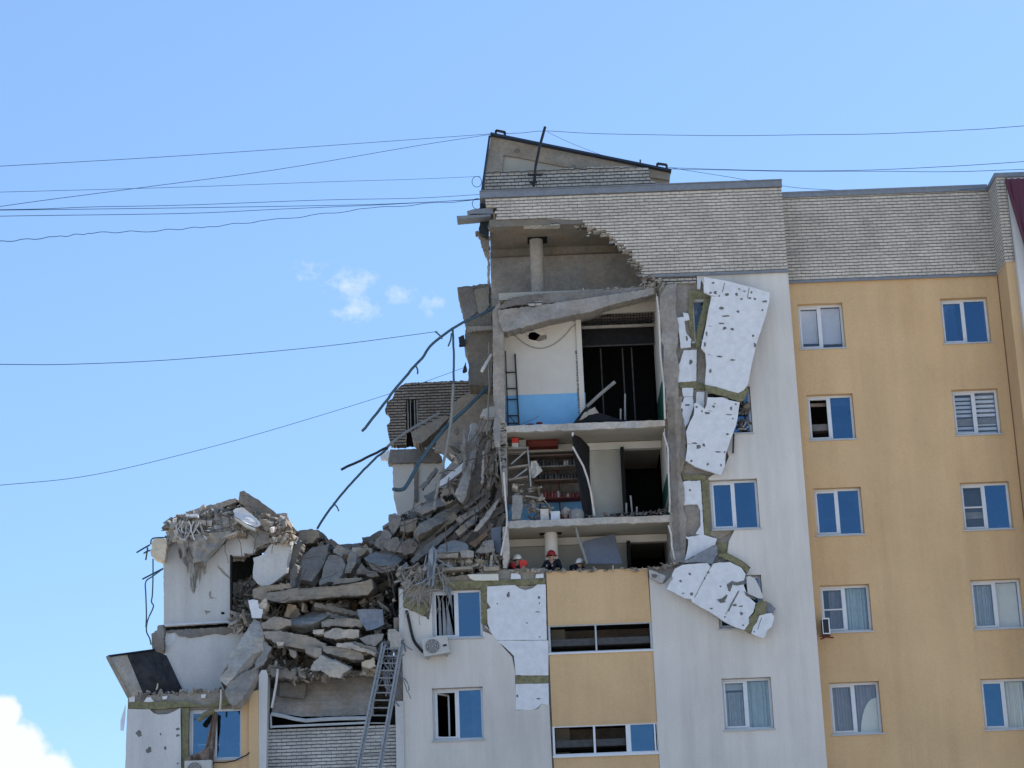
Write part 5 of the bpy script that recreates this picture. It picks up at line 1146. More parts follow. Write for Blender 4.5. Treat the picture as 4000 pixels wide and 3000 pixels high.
# ================================================================ RUBBLE MASS AND SMALL DEBRIS
def inside(x, y, poly):
    c = False; n = len(poly); j = n-1
    for i in range(n):
        xi, yi = poly[i][0], poly[i][1]; xj, yj = poly[j][0], poly[j][1]
        if (yi > y) != (yj > y) and x < (xj-xi)*(y-yi)/(yj-yi)+xi: c = not c
        j = i
    return c
def tosrc(t, pts):
    ox, oy, s = TL[t]; return [(ox+p[0]/s, oy+p[1]/s) for p in pts]
def Psrc(x, y, Y):
    return P('W', x*.553, y*.553, Y)
def mound(name, poly, fY, step, mat, amp, seed):
    """a lumpy surface over the outline, running back into depth"""
    xs = [p[0] for p in poly]; ys = [p[1] for p in poly]
    nx = int((max(xs)-min(xs))/step)+2; ny = int((max(ys)-min(ys))/step)+2; idx = {}; vs = []; fs = []
    def vid(i, j):
        if (i, j) in idx: return idx[(i, j)]
        x = min(xs)+i*step; y = min(ys)+j*step
        q = Vector((x*.011, y*.014, seed)); r_ = noise.noise(q*1.0)*amp+noise.noise(q*2.7)*amp*.6+noise.noise(q*6)*amp*.3
        p = Psrc(x+noise.noise(q*3.1+Vector((9, 0, 0)))*step*.7, y+noise.noise(q*3.3+Vector((0, 9, 0)))*step*.7, fY(x, y)+r_)
        idx[(i, j)] = len(vs); vs.append(p); return idx[(i, j)]
    for i in range(nx):
        for j in range(ny):
            if inside(min(xs)+(i+.5)*step, min(ys)+(j+.5)*step, poly): fs.append((vid(i, j), vid(i+1, j), vid(i+1, j+1), vid(i, j+1)))
    n = len(vs); back = [v+Vector((0, 1.2, -.5)) for v in vs]
    fs2 = [tuple(k+n for k in reversed(f)) for f in fs]
    return solo(name, MB().add(vs+back, fs+fs2), mat, 'mass of crushed concrete between the big pieces', 'rubble', kind='stuff')
P_RUIN = tosrc('E', [(700, 720), (695, 610), (735, 520), (830, 460), (960, 410), (1260, 350), (1440, 320), (1540, 330), (1860, 470), (2070, 640), (2060, 760), (1820, 740), (1790, 600), (1560, 610), (1440, 700), (900, 710)])
P_MAIN = [(1120, 2145), (1250, 2112), (1290, 2132), (1320, 2152), (1430, 2126), (1510, 2095), (1518, 2035), (1560, 2012), (1625, 1992), (1700, 1930), (1745, 1830), (1800, 1800), (1850, 1660), (1905, 1560), (1955, 1520),
          (1975, 1700), (1978, 2000), (1968, 2235), (1560, 2262), (1530, 2380), (1505, 2575), (1420, 2600), (1250, 2610), (1060, 2620), (1030, 2520), (1010, 2350), (1000, 2200)]
P_DOOR = tosrc('E', [(1390, 1180), (1500, 1150), (1620, 1100), (1700, 1400), (1700, 1620), (1390, 1620)])
def fmain(x, y): return Y0+1.5+(2650-y)/130*.62 + (1.0 if (1040 < x < 1240 and 2470 < y < 2620) else 0)
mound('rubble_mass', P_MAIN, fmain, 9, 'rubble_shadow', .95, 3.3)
mound('rubble_mass', P_RUIN, lambda x, y: Y0+1.9+(2100-y)/130*.5, 9, 'rubble_mix', .5, 7.7)
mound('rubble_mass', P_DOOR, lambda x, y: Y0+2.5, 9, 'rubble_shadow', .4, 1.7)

def debris(name, poly, fY, n, seed, smin, smax, mat, off=.25, long_=.3, lab='small broken bits of concrete, brick and plaster'):
    r_ = random.Random(seed); m = MB(); xs = [p[0] for p in poly]; ys = [p[1] for p in poly]; k = 0; tries = 0
    while k < n and tries < n*30:
        tries += 1
        x = r_.uniform(min(xs), max(xs)); y = r_.uniform(min(ys), max(ys))
        if not inside(x, y, poly): continue
        s = smin*(smax/smin)**(r_.random()**1.8)
        c = Psrc(x, y, fY(x, y)-off*r_.random())
        if r_.random() < long_: m.shard(c, s*2.4, s*.45, s*.25, r_)
        elif r_.random() < .5: m.shard(c, s*1.3, s*1.0, s*.3, r_)
        else: m.shard(c, s, s*.8, s*.65, r_)
        k += 1
    return solo(name, m, mat, lab, 'debris', kind='stuff')
def sub(x0, y0, x1, y1): return [(x0, y0), (x1, y0), (x1, y1), (x0, y1)]
debris('small_debris', P_MAIN, fmain, 1000, 1, .06, .4, 'rubble_mix', .5)
debris('small_debris', P_MAIN, fmain, 1500, 22, .025, .16, 'rubble_mix', 1.0)
debris('small_debris', P_MAIN, fmain, 220, 2, .03, .14, 'plaster_mix', 1.1)
debris('small_debris', P_MAIN, fmain, 220, 3, .05, .3, 'wood_mix', 1.1, .6)
debris('small_debris', P_RUIN, lambda x, y: Y0+1.6+(2100-y)/130*.5, 420, 4, .06, .34, 'rubble_mix', .35)
debris('small_debris', P_RUIN, lambda x, y: Y0+1.5+(2100-y)/130*.5, 120, 5, .04, .15, 'plaster_mix', .4)
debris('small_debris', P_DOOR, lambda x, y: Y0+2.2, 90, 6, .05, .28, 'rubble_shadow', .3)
debris('small_debris', tosrc('D', [(420, 850), (900, 840), (900, 1060), (760, 1110), (560, 1060), (430, 1100)]), lambda x, y: Y0+.15, 120, 7, .05, .26, 'rubble_mix', .3)
debris('small_debris', tosrc('D', [(880, 800), (1540, 740), (1560, 890), (900, 960)]), lambda x, y: Y0+.5, 200, 8, .05, .24, 'rubble_mix', .3, .7)
debris('small_debris', tosrc('D', [(1300, 600), (1570, 560), (1580, 860), (1250, 860)]), lambda x, y: Y0+1.0, 120, 9, .06, .26, 'rubble_mix', .3, .6)
debris('small_debris', tosrc('C', [(1320, 760), (1540, 700), (1560, 1480), (1280, 1480)]), lambda x, y: Y0+2.4, 90, 10, .05, .3, 'rubble_mix', .3, .8)
debris('small_debris', tosrc('C', [(1000, 1100), (1330, 780), (1540, 760), (1560, 1480), (1100, 1560), (850, 1560)]), lambda x, y: Y0+3.0, 200, 11, .08, .4, 'rubble_mix', .4, .5)
debris('small_debris', tosrc('F', [(180, 1280), (980, 1090), (1700, 1000), (1700, 1300), (1500, 1650), (340, 1650)]), lambda x, y: Y0+1.7, 200, 12, .06, .3, 'rubble_mix', .6, .3)
debris('small_debris', tosrc('G', [(1380, 0), (1620, 0), (1560, 140), (1440, 200), (1380, 150)]), lambda x, y: Y0+1.2, 90, 13, .06, .3, 'rubble_mix', .4)
debris('small_debris', tosrc('G', [(290, 868), (1320, 800), (1320, 830), (290, 890)]), lambda x, y: Y0+.15, 90, 14, .04, .16, 'rubble_mix', .1)
debris('small_debris', tosrc('M', [(0, 218), (245, 235), (620, 225), (980, 210), (1240, 170), (1250, 200), (980, 235), (620, 240), (245, 248), (0, 250)]), lambda x, y: Y0+.05, 170, 15, .03, .11, 'rubble_mix', .1)
debris('small_debris', tosrc('B', [(640, 130), (1850, 30), (1850, 60), (900, 130), (640, 160)]), lambda x, y: Y0+.1, 110, 16, .03, .11, 'rubble_mix', .1)
debris('small_debris', tosrc('H', [(150, 580), (620, 580), (680, 690), (1280, 560), (1300, 640), (800, 690), (430, 720), (150, 640)]), lambda x, y: Y0+.3, 110, 17, .05, .25, 'rubble_mix', .3)
debris('small_debris', tosrc('I', [(0, 800), (260, 830), (480, 1090), (620, 1120), (900, 1150), (900, 1170), (0, 1190)]), lambda x, y: Y0+.6, 110, 18, .05, .22, 'rubble_mix', .2, .5)
debris('small_debris', tosrc('I', [(1000, 1130), (1700, 1080), (1700, 1120), (1000, 1165)]), lambda x, y: Y0+.4, 60, 19, .04, .15, 'rubble_shadow', .2, .5)
debris('small_debris', tosrc('J', [(60, 200), (260, 250), (280, 320), (100, 380), (0, 380), (0, 300)]), lambda x, y: Y0-.0, 60, 20, .04, .14, 'rubble_mix', .1)

# long slabs leaning against the torn edge, and flat ones between the storeys
def lean(n, poly, t, fY, ang, lmin, lmax, wmin, wmax, seed, lab, grp, mats):
    r_ = random.Random(seed); src = tosrc(t, poly); xs = [p[0] for p in src]; ys = [p[1] for p in src]; k = 0
    while k < n:
        x = r_.uniform(min(xs), max(xs)); y = r_.uniform(min(ys), max(ys))
        if not inside(x, y, src): continue
        a = math.radians(r_.gauss(ang[0], ang[1])); L = r_.uniform(lmin, lmax)*127; W = r_.uniform(wmin, wmax)*127
        ux, uy = math.cos(a), -math.sin(a); vx, vy = uy, -ux; dz = r_.uniform(-.2, .7)
        q = [(x-ux*L/2-vx*W/2, y-uy*L/2-vy*W/2, 0), (x+ux*L/2-vx*W/2, y+uy*L/2-vy*W/2, dz), (x+ux*L/2+vx*W/2*r_.uniform(.5, 1), y+uy*L/2+vy*W/2, dz), (x-ux*L/2+vx*W/2, y-uy*L/2+vy*W/2, 0)]
        q = jag(q, 9, 2.2, r_)
        pts = [Psrc(p[0], p[1], fY(x, y)+p[2]) for p in q]
        if n == 1: pass
        piece_ = MB().prism(pts, (r_.uniform(-.05, .1), r_.uniform(.15, .5), r_.uniform(-.1, .1)))
        rough(solo('broken_slab', piece_, mats[k % len(mats)], lab, 'rubble', grp, kind='thing'), .04); k += 1
CM = ('concrete', 'concrete_pale', 'concrete_warm', 'concrete_dark', 'concrete', 'concrete_blue')
lean(10, [(850, 1100), (1250, 1050), (1250, 1500), (900, 1560)], 'C', lambda x, y: Y0+2.6, (58, 14), .6, 1.6, .1, .26, 58, 'tilted slab before the foot of the beige rear wall', 'slabs before the beige rear wall', CM)
lean(9, [(760, 1180), (1050, 1080), (1100, 1560), (760, 1620)], 'C', lambda x, y: Y0+3.4, (48, 25), .4, 1.1, .07, .2, 59, 'broken scrap covering the right half of the beige rear wall', 'scraps over the beige rear wall', CM)
lean(26, [(620, 520), (1060, 200), (1560, 60), (1570, 640), (1180, 700), (700, 800)], 'D', lambda x, y: Y0+1.3+(2200-y)/130*.5, (42, 9), .7, 1.9, .08, .24, 51, 'long narrow concrete slab leaning up to the right in the bundle beside the opened rooms', 'leaning slabs beside the opened rooms', CM)
lean(20, [(1120, 1000), (1330, 800), (1560, 760), (1580, 1500), (1080, 1560)], 'C', lambda x, y: Y0+2.0, (72, 10), .6, 1.7, .08, .22, 52, 'steep splintered slab in the shaft under the hanging brown panel', 'steep slabs in the shaft', CM)
lean(9, [(340, 1260), (1000, 1050), (1650, 1000), (1640, 1600), (400, 1600)], 'F', lambda x, y: Y0+.75, (-4, 12), .5, 1.7, .07, .2, 53, 'flat broken slab edge squeezed between the long beige beam and the sagging wall', 'flat slab edges low in the pile', CM)
lean(16, [(1150, 500), (1700, 420), (1860, 520), (1860, 800), (1250, 900)], 'F', lambda x, y: Y0+2.6, (20, 22), .4, 1.1, .15, .35, 54, 'grey slab fragment around the blue grey dome', 'slab fragments in the centre of the pile', CM)
lean(14, [(720, 560), (900, 440), (1300, 380), (1500, 560), (1150, 640), (720, 700)], 'E', lambda x, y: Y0+1.45, (14, 18), .3, 1.0, .08, .22, 55, 'flat concrete scrap heaped on top of the left ruin', 'scraps on top of the left ruin', CM)
lean(9, [(1560, 480), (1860, 540), (2080, 660), (2060, 720), (1820, 640)], 'E', lambda x, y: Y0+1.7, (-35, 10), .4, 1.1, .08, .2, 56, 'slab scrap sliding down the right shoulder of the left ruin', 'scraps on the right shoulder of the ruin', CM)
lean(12, [(440, 860), (860, 840), (880, 1080), (560, 1120)], 'D', lambda x, y: Y0-.02, (10, 30), .2, .7, .06, .2, 57, 'pale broken lath or slab scrap over the torn left window', 'scraps over the torn left window', ('concrete_pale', 'concrete'))

# tangles of wire, lath and rebar
def tangle(name, poly, Y, n, seed, r, mat, lab, lmin=.3, lmax=1.2, down=.6, spread=.3):
    r_ = random.Random(seed); m = MB(); xs = [p[0] for p in poly]; ys = [p[1] for p in poly]; k = 0
    while k < n:
        x = r_.uniform(min(xs), max(xs)); y = r_.uniform(min(ys), max(ys))
        if not inside(x, y, poly): continue
        p = Psrc(x, y, Y-r_.random()*spread); d = Vector((r_.uniform(-1, 1), r_.uniform(-.3, .1), r_.uniform(-1, .4)-down)).normalized()
        pts = [p]; L = r_.uniform(lmin, lmax)
        for i in range(6):
            d = (d+Vector((r_.uniform(-.4, .4), r_.uniform(-.15, .15), r_.uniform(-.4, .25)))).normalized(); p = p+d*L/6; pts.append(p)
        m.tube(pts, r*r_.uniform(.6, 1.4), 4); k += 1
    return solo(name, m, mat, lab, 'wires', kind='stuff')
tangle('wire_tangle', tosrc('D', [(700, 640), (880, 640), (880, 950), (820, 1150), (740, 1100), (720, 900)]), Y0+.05, 5, 31, .016, 'curtain_grey', 'frayed pale strips and wires hanging over the middle wall', .3, 1.1, .9)
tangle('wire_tangle', tosrc('D', [(560, 900), (1000, 900), (1000, 1150), (600, 1250)]), Y0-.15, 40, 32, .012, 'cloth_dust', 'thin bent rods and lath over the torn left window', .3, 1.0, .5)
tangle('wire_tangle', P_MAIN, Y0+1.2, 50, 33, .014, 'rebar', 'rusty bent rebar sticking out of the pile', .4, 1.5, .3, 1.0)
tangle('wire_tangle', P_RUIN, Y0+1.4, 16, 34, .012, 'rebar', 'rebar and wire hanging from the top of the left ruin', .3, 1.2, .8)
tangle('wire_tangle', tosrc('C', [(1340, 600), (1540, 560), (1600, 1480), (1300, 1480)]), Y0+1.1, 12, 35, .018, 'rubble_shadow', 'lath and strips hanging in the shaft beside the corner post', .4, 1.6, 1.5)
tangle('wire_tangle', tosrc('E', [(700, 480), (1100, 470), (1100, 700), (700, 700)]), Y0+1.3, 14, 36, .02, 'plaster_mix', 'pale torn strips on the shoulder of the left ruin', .2, .7, .8)
tangle('wire_tangle', tosrc('H', [(1350, 300), (1600, 100), (1620, 560), (1400, 900)]), Y0+.1, 40, 37, .016, 'cloth_grey', 'snagged grey strips behind the top of the ladder', .3, .9, 1)

# dust sheet hanging from the top of the left ruin
def drape(name, t, top, bottom, Y, mat, lab, n=30, mrows=12, fold=.08, cat='cloth', seed=0, kind=None):
    vs = []; fs = []; r_ = random.Random(seed)
    def lerp(l, u):
        k = u*(len(l)-1); i = min(int(k), len(l)-2); f = k-i; return (l[i][0]+(l[i+1][0]-l[i][0])*f, l[i][1]+(l[i+1][1]-l[i][1])*f)
    for j in range(mrows+1):
        v = j/mrows
        for i in range(n+1):
            u = i/n; a = lerp(top, u); b = lerp(bottom, u)
            q = Vector((u*6, v*2.5, seed)); d = fold*math.sin(u*7.5 + 4*noise.noise(q))*min(1, .3+v)+noise.noise(q*1.7)*fold*1.6
            vs.append(P(t, a[0]+(b[0]-a[0])*v+noise.noise(q*2)*8, a[1]+(b[1]-a[1])*v, Y+d))
    for j in range(mrows):
        for i in range(n): k = j*(n+1)+i; fs.append((k, k+1, k+n+2, k+n+1))
    nn = len(vs); vs2 = [p+Vector((0, .02, 0)) for p in vs]
    return solo(name, MB().add(vs+vs2, fs+[tuple(q+nn for q in reversed(f)) for f in fs]), mat, lab, cat, smooth=True, kind=kind)
drape('dust_sheet', 'E', [(800, 700), (950, 660), (1150, 640), (1390, 620), (1400, 660)], [(830, 900), (900, 1000), (1040, 950), (1130, 950), (1240, 850)], Y0+1.25, 'cloth_dust', 'brown dusty sheet hanging down the white wall of the left ruin', fold=.12, seed=3)
drape('dust_sheet', 'E', [(930, 960), (980, 950), (1020, 960)], [(955, 1250), (985, 1300), (1015, 1230)], Y0+1.3, 'cloth_dust', 'thin tail of cloth hanging in the middle of the white ruin wall', n=8, fold=.05, seed=5)
drape('torn_curtain', 'G', [(1196, 1060), (1225, 1050), (1245, 1060)], [(1080, 1560), (1150, 1600), (1200, 1610)], Y0-.12, 'cloth_brown', 'mauve brown curtain blown out of the left block window', n=12, fold=.06, seed=8)
drape('torn_curtain', 'G', [(930, 1530), (1020, 1500), (1120, 1440), (1190, 1400)], [(900, 1610), (1000, 1640), (1100, 1690), (1180, 1690)], Y0-.2, 'cloth_brown', 'bunched brown cloth lying on the air conditioner of the left block', n=16, fold=.1, seed=9)
drape('torn_curtain', 'D', [(900, 1080), (960, 1075), (1000, 1090)], [(1010, 1290), (1020, 1400), (1030, 1500)], Y0-.05, 'cloth_grey', 'twisted grey strip trailing across the torn window', n=6, fold=.03, seed=10)
drape('blue_strip', 'D', [(760, 700), (810, 640), (850, 700)], [(740, 1060), (790, 1090), (830, 1040)], Y0-.3, 'curtain_grey', 'blue grey torn foil hanging in the middle of the pile edge', n=10, fold=.1, seed=11)

# ================================================================ PIPES, RODS AND CABLES
def rod(name, t, pts, Ys, r, mat, lab, cat='pipe', group=None, sub=None, seg=7):
    n = len(pts); L = [P(t, p[0], p[1], Ys[0]+(Ys[1]-Ys[0])*i/max(1, n-1)) for i, p in enumerate(pts)]
    # smooth with Catmull-Rom
    q = []
    for i in range(n-1):
        p0, p1, p2, p3 = L[max(0, i-1)], L[i], L[i+1], L[min(n-1, i+2)]
        for k in range(6):
            s = k/6; q.append(.5*((2*p1)+(p2-p0)*s+(2*p0-5*p1+4*p2-p3)*s*s+(3*p1-p0-3*p2+p3)*s**3))
    q.append(L[-1])
    if group == 'bent pipes sticking out over the gap': q = [p+Vector((noise.noise(p*4), 0, noise.noise(p*4+Vector((5, 5, 5)))))*.022 for p in q]
    return solo(name, MB().tube(q, r, seg), mat, lab, cat, group)
gp = 'bent pipes sticking out over the gap'
rod('bent_pipe', 'W', [(1082, 658), (1030, 683), (985, 706), (935, 742), (912, 774), (894, 792), (854, 840), (830, 872), (783, 932)], (Y0+.5, Y0-1.2), .042, 'pipe_blue', 'long blue grey pipe curving from the corner down to the left', group=gp)
rod('bent_pipe', 'W', [(1052, 838), (1010, 880), (950, 938), (905, 1000), (880, 1048), (862, 1058), (850, 1056)], (Y0+1.0, Y0-.4), .06, 'pipe_blue', 'thick blue pipe with a hooked lower end before the beige wall', group=gp)
rod('bent_pipe', 'W', [(948, 893), (900, 920), (860, 945), (836, 966)], (Y0+1.6, Y0+.4), .045, 'pipe_grey', 'dusty pale rod crossing the brown brick wall', group=gp)
rod('bent_pipe', 'W', [(836, 966), (800, 985), (768, 1000), (737, 1014)], (Y0+.4, Y0-.2), .04, 'black_metal', 'short black rod end pointing left into the sky', group=gp)
rod('bent_pipe', 'W', [(838, 968), (800, 1000), (758, 1045), (720, 1090), (685, 1142)], (Y0+1.6, Y0+2.8), .038, 'pipe_blue', 'lowest thin rod reaching down to the brown boulder', group=gp)
rod('bent_pipe', 'W', [(978, 712), (980, 770), (980, 830)], (Y0+.3, Y0+.3), .035, 'pipe_blue', 'dark upright rod hanging from the curved pipe', group=gp)
rod('bent_pipe', 'W', [(979, 830), (975, 900), (966, 960), (948, 1040), (936, 1102)], (Y0+.3, Y0+.6), .045, 'pipe_grey', 'long pale rod hanging down to the foot of the beige wall', group=gp)
rod('bent_pipe', 'W', [(1062, 766), (1050, 785), (1040, 802)], (Y0+.4, Y0), .05, 'plaster_mix', 'short white stick jutting from the corner post', group=gp)
rod('bent_pipe', 'W', [(1056, 740), (1056, 850), (1052, 940)], (Y0+.6, Y0+.6), .025, 'pipe_grey', 'thin vertical rod close to the corner post', group=gp)
for (x0, y0, x1, y1, lb) in ((898, 790, 902, 808, 'tiny hook under the curved pipe'), (720, 1086, 732, 1104, 'tiny stub on the lowest thin rod'), (940, 716, 955, 732, 'small splinter at the bend of the curved pipe'), (975, 720, 968, 748, 'small strap hanging left of the upright rod')):
    rod('pipe_hook', 'W', [(x0, y0), ((x0+x1)/2+2, (y0+y1)/2), (x1, y1)], (Y0-.3 if x0 > 850 else Y0+2.2,)*2, .025, 'pipe_blue', lb, 'hook')
rod('bent_pipe', 'W', [(1088, 1020), (1092, 1080), (1095, 1130), (1088, 1170), (1082, 1200)], (Y0-.1, Y0-.1), .03, 'plaster_mix', 'white cord hanging along the corner post down to the pile', 'cord')
rod('bent_pipe', 'H', [(235, 590), (222, 720), (200, 850), (170, 1010)], (Y0-.2, Y0-.2), .035, 'plaster_mix', 'white cord hanging beside the left pilaster', 'cord')
rod('bent_pipe', 'G', [(1282, 815), (1280, 920), (1268, 1040)], (Y0-.4, Y0-.4), .03, 'plaster_mix', 'white cord hanging in front of the left block window', 'cord')
rod('bent_pipe', 'B', [(1555, 865), (1430, 970), (1310, 1082)], (Y0+.5, Y0+.8), .055, 'pipe_grey', 'pole leaning in the doorway of the top room', 'pole')
rod('black_hose', 'H', [(1625, -40), (1650, 60), (1680, 200), (1710, 290), (1760, 360), (1805, 408)], (Y0-.03, Y0-.15), .045, 'black_metal', 'black hose running down the wall to the tilted air conditioner', 'hose')
rod('fallen_beam', 'G', [(1040, 1140), (1110, 1085), (1200, 1045)], (Y0-.35, Y0-.1), .085, 'mineral_wool', 'dark olive roll fallen across the left block window', 'debris')
gw = 'thin bent rods at the left edge of the ruin'
for i, (pts, lb) in enumerate((([(370, 852), (440, 810), (512, 770)], 'upper slanting rod left of the cream corner lump'), ([(448, 860), (480, 840), (512, 830)], 'small rod just under the upper slanting one'),
        ([(488, 800), (480, 860), (468, 932)], 'short upright wire crossing the small rod'), ([(432, 1140), (530, 1090), (655, 1025)], 'longer slanting rod left of the white ruin wall'),
        ([(655, 1028), (540, 1110), (468, 1170), (468, 1300), (475, 1500), (470, 1659)], 'left hanging wire that drops straight down'),
        ([(546, 920), (546, 1100), (540, 1300), (530, 1385), (550, 1440), (490, 1580), (475, 1700), (510, 1780), (525, 1850)], 'kinked wire hanging nearest to the white ruin wall'), ([(525, 720), (522, 760), (545, 700), (690, 690)], 'thin wire loop over the cream corner lump'))):
    rod('bent_rod', 'E', pts, (Y0+1.0, Y0+1.3), .022 if i > 3 else .026, 'pipe_blue', lb, 'rod', gw, seg=5)

# overhead cables; they run on past the picture to poles down the street
gc = 'overhead cables crossing to the roof'
def cable(pts, Ys, lab, r=.0078, mat='wire_dark', tw=0):
    if tw:
        q = []
        for i in range(len(pts)-1):
            for k in range(8):
                t = k/8; q.append((pts[i][0]+(pts[i+1][0]-pts[i][0])*t, pts[i][1]+(pts[i+1][1]-pts[i][1])*t+tw*math.sin(i*5+k*1.7)))
        q.append(pts[-1]); pts = q
    rod('overhead_cable', 'W', pts, Ys, r, mat, lab, 'cable', gc, seg=5)
cable([(-700, 385), (-300, 375), (0, 359), (400, 336), (800, 308), (1062, 289)], (Y0-22, Y0+2.6), 'highest cable on the left, ending at the left roof hook')
cable([(-700, 530), (-300, 495), (0, 446), (300, 406), (600, 366), (900, 315), (1062, 290)], (Y0-22, Y0+2.6), 'cable that climbs from lower left and meets the highest one at the roof hook')
cable([(-600, 430), (0, 415), (400, 404), (700, 393), (900, 387), (1038, 381)], (Y0-20, Y0+1.5), 'faint cable reaching the machine room brickwork', .006)
cable([(-600, 455), (0, 453), (200, 447), (400, 443), (700, 432), (900, 428), (1036, 420)], (Y0-20, Y0+.4), 'upper cable of the bundle that meets the parapet cap')
cable([(-600, 460), (0, 454), (400, 449), (700, 444), (850, 440), (1036, 431)], (Y0-21, Y0+.4), 'middle cable of the bundle that meets the parapet cap', .008)
cable([(-600, 478), (0, 467), (400, 461), (600, 452), (850, 441), (1036, 430)], (Y0-22, Y0+.4), 'lower cable of the bundle that meets the parapet cap')
cable([(-500, 545), (0, 522), (120, 512), (200, 503), (330, 499), (450, 490), (600, 474), (800, 450), (1036, 431)], (Y0-20, Y0+.4), 'wavy twisted cable hanging lowest of the parapet bundle', .009, tw=1.6)
cable([(-500, 778), (0, 787), (180, 786), (400, 775), (700, 748), (945, 716)], (Y0-20, Y0+.2), 'single cable that ends at the curved pipe', .009)
cable([(-500, 1085), (0, 1048), (200, 1026), (400, 980), (600, 925), (850, 848), (1000, 795)], (Y0-20, Y0+3.4), 'sagging cable that rises behind the curved pipe', .007)
cable([(1086, 289), (1130, 287), (1180, 283), (1300, 289), (1560, 293), (1750, 291), (1900, 289), (2100, 280), (2212, 272), (2700, 235)], (Y0+1.8, Y0-14), 'highest cable on the right, running from the roof hook past the mast')
cable([(1440, 362), (1560, 366), (1700, 369), (1850, 368), (2000, 362), (2212, 349), (2700, 310)], (Y0+3.6, Y0-14), 'upper of two cables from the right roof hook to the right edge', .008)
cable([(1440, 365), (1600, 368), (1700, 370), (1900, 370), (2050, 371), (2212, 366), (2700, 350)], (Y0+3.6, Y0-12), 'lower of two cables from the right roof hook to the right edge', .008)
cable([(1445, 362), (1560, 380), (1700, 403), (1790, 410), (1900, 414), (2040, 411), (2135, 406)], (Y0+3.6, Y0+.3), 'sagging cable from the right roof hook to the brick pilaster')
cable([(1182, 285), (1240, 312), (1320, 342), (1382, 360)], (Y0+1.8, Y0+3.2), 'faint stay between the mast and the small roof post', .006)
# roof furniture
def hook(t, pts, Y, lab):
    m = MB()
    for i in range(len(pts)-1): m.bar(P(t, pts[i][0], pts[i][1], Y), P(t, pts[i+1][0], pts[i+1][1], Y), .07)
    solo('roof_hook', m, 'black_metal', lab, 'bracket', 'square cable brackets on the roof edge')
hook('A', [(520, 205), (525, 132), (605, 148), (598, 212)], YR+.3, 'square black bracket on the upper left roof corner')
hook('A', [(1918, 460), (1918, 418), (2000, 430), (2000, 480)], YR+.3, 'square black bracket on the lower right roof corner')
solo('roof_post', MB().bar(P('A', 1772, 385, YR+.3), P('A', 1772, 445, YR+.3), .05), 'pipe_blue', 'small post on the sloping roof edge', 'post')
mt = thing('antenna_mast', P('A', 850, 590, Y0+1.5), 'leaning black mast with two cross pieces before the roof brickwork', 'mast')
part('mast_pole', MB().tube([P('A', x, y, Y0+1.5) for x, y in ((850, 615), (862, 515), (868, 440), (905, 262), (950, 100))], .045, 6), 'black_metal', mt)
part('cross_piece', MB().bar(P('A', 800, 516, Y0+1.48), P('A', 925, 514, Y0+1.48), .06), 'black_metal', mt)
part('cross_piece', MB().bar(P('A', 815, 585, Y0+1.48), P('A', 880, 580, Y0+1.48), .05), 'black_metal', mt)
for x, y, lb in ((360, 575, 'upper wire loop hanging left of the machine room'), (362, 765, 'lower wire loop hanging left of the parapet cap')):
    solo('wire_loop', MB().tube([P('A', x+42*math.cos(k*PI/8), y+46*math.sin(k*PI/8), Y0+.4) for k in range(17)], .010, 4), 'wire_dark', lb, 'wire', 'coiled wire loops')

# ================================================================ LADDER
lt0, lb0 = P('H', 1375, 350, Y0-.4), P('H', 1102, 1659, Y0-3.0)
rt0, rb0 = P('H', 1568, 352, Y0-.4), P('H', 1335, 1659, Y0-3.0)
la = thing('turntable_ladder', lb0, 'long grey rescue ladder with truss rails leaning at the edge of the pile', 'ladder')
ext = 5.0
def along(a, b, t): return a+(b-a)*t
nrm = Vector((0, -.16, .03))
for a, b in ((lt0, lb0), (rt0, rb0)):
    e = along(a, b, ext)
    while e.z < 1: e = e*.9+a*.1
    m = MB().bar(a, e, .045, .05).bar(a+nrm+Vector((.07, 0, 0)), e+nrm+Vector((.07, 0, 0)), .04, .04).bar(a+nrm*2, e+nrm*2, .045, .045)
    n = 150; st = (e-a)/n
    for k in range(n):
        p = a+st*k; q = a+st*(k+1); m.bar(p+nrm*2*(k % 2), q+nrm*2*((k+1) % 2), .022)
    part('side_rail', m, 'steel', la)
for k in range(70):
    t = .02+k*.0625
    a, b = along(lt0, lb0, t), along(rt0, rb0, t)
    if a.z < 1.2: break
    part('rung', MB().tube([a+Vector((0, -.05, 0)), b+Vector((0, -.05, 0))], .022, 6), 'steel', la)

# ================================================================ AIR CONDITIONERS
def aircon(org, w_, h_, d_, rot, lab, fan=(-.16, 0), mat='aged_white', pipe=None):
    """split unit seen from the front; org = bottom left front corner"""
    t = thing('air_conditioner', org, lab, 'air conditioner', 'outdoor air conditioner units'); Q = Matrix.Rotation(rot, 3, 'Y')
    def tr(m): m.v = [org+Q @ v for v in m.v]; return m
    part('casing', tr(MB().box(0, w_, 0, d_, 0, h_)), mat, t)
    c = Vector((w_*.38, 0, h_*.5)); r_ = h_*.40
    m = MB().tube([c+Vector((0, .01, 0)), c-Vector((0, .012, 0))], r_, 20); fo = part('fan', tr(m), 'concrete_dark', t)
    m = MB()
    for rr in (r_, r_*.72, r_*.42): m.tube([c+Vector((rr*math.cos(k*PI/10), -.022, rr*math.sin(k*PI/10))) for k in range(21)], .008, 4)
    for k in range(8): m.tube([c+Vector((0, -.024, 0)), c+Vector((r_*math.cos(k*PI/4), -.024, r_*math.sin(k*PI/4)))], .006, 4)
    part('fan_grille', tr(m), 'frame_grey', t)
    part('badge', tr(MB().box(w_*.78, w_*.93, -.004, -.001, h_*.38, h_*.5)), 'black_metal', t)
    m = MB().box(w_*.1, w_*.15, .0, d_+.25, -.04, -.003).box(w_*.85, w_*.9, .0, d_+.25, -.04, -.003); part('bracket', tr(m), 'steel', t)
    return t
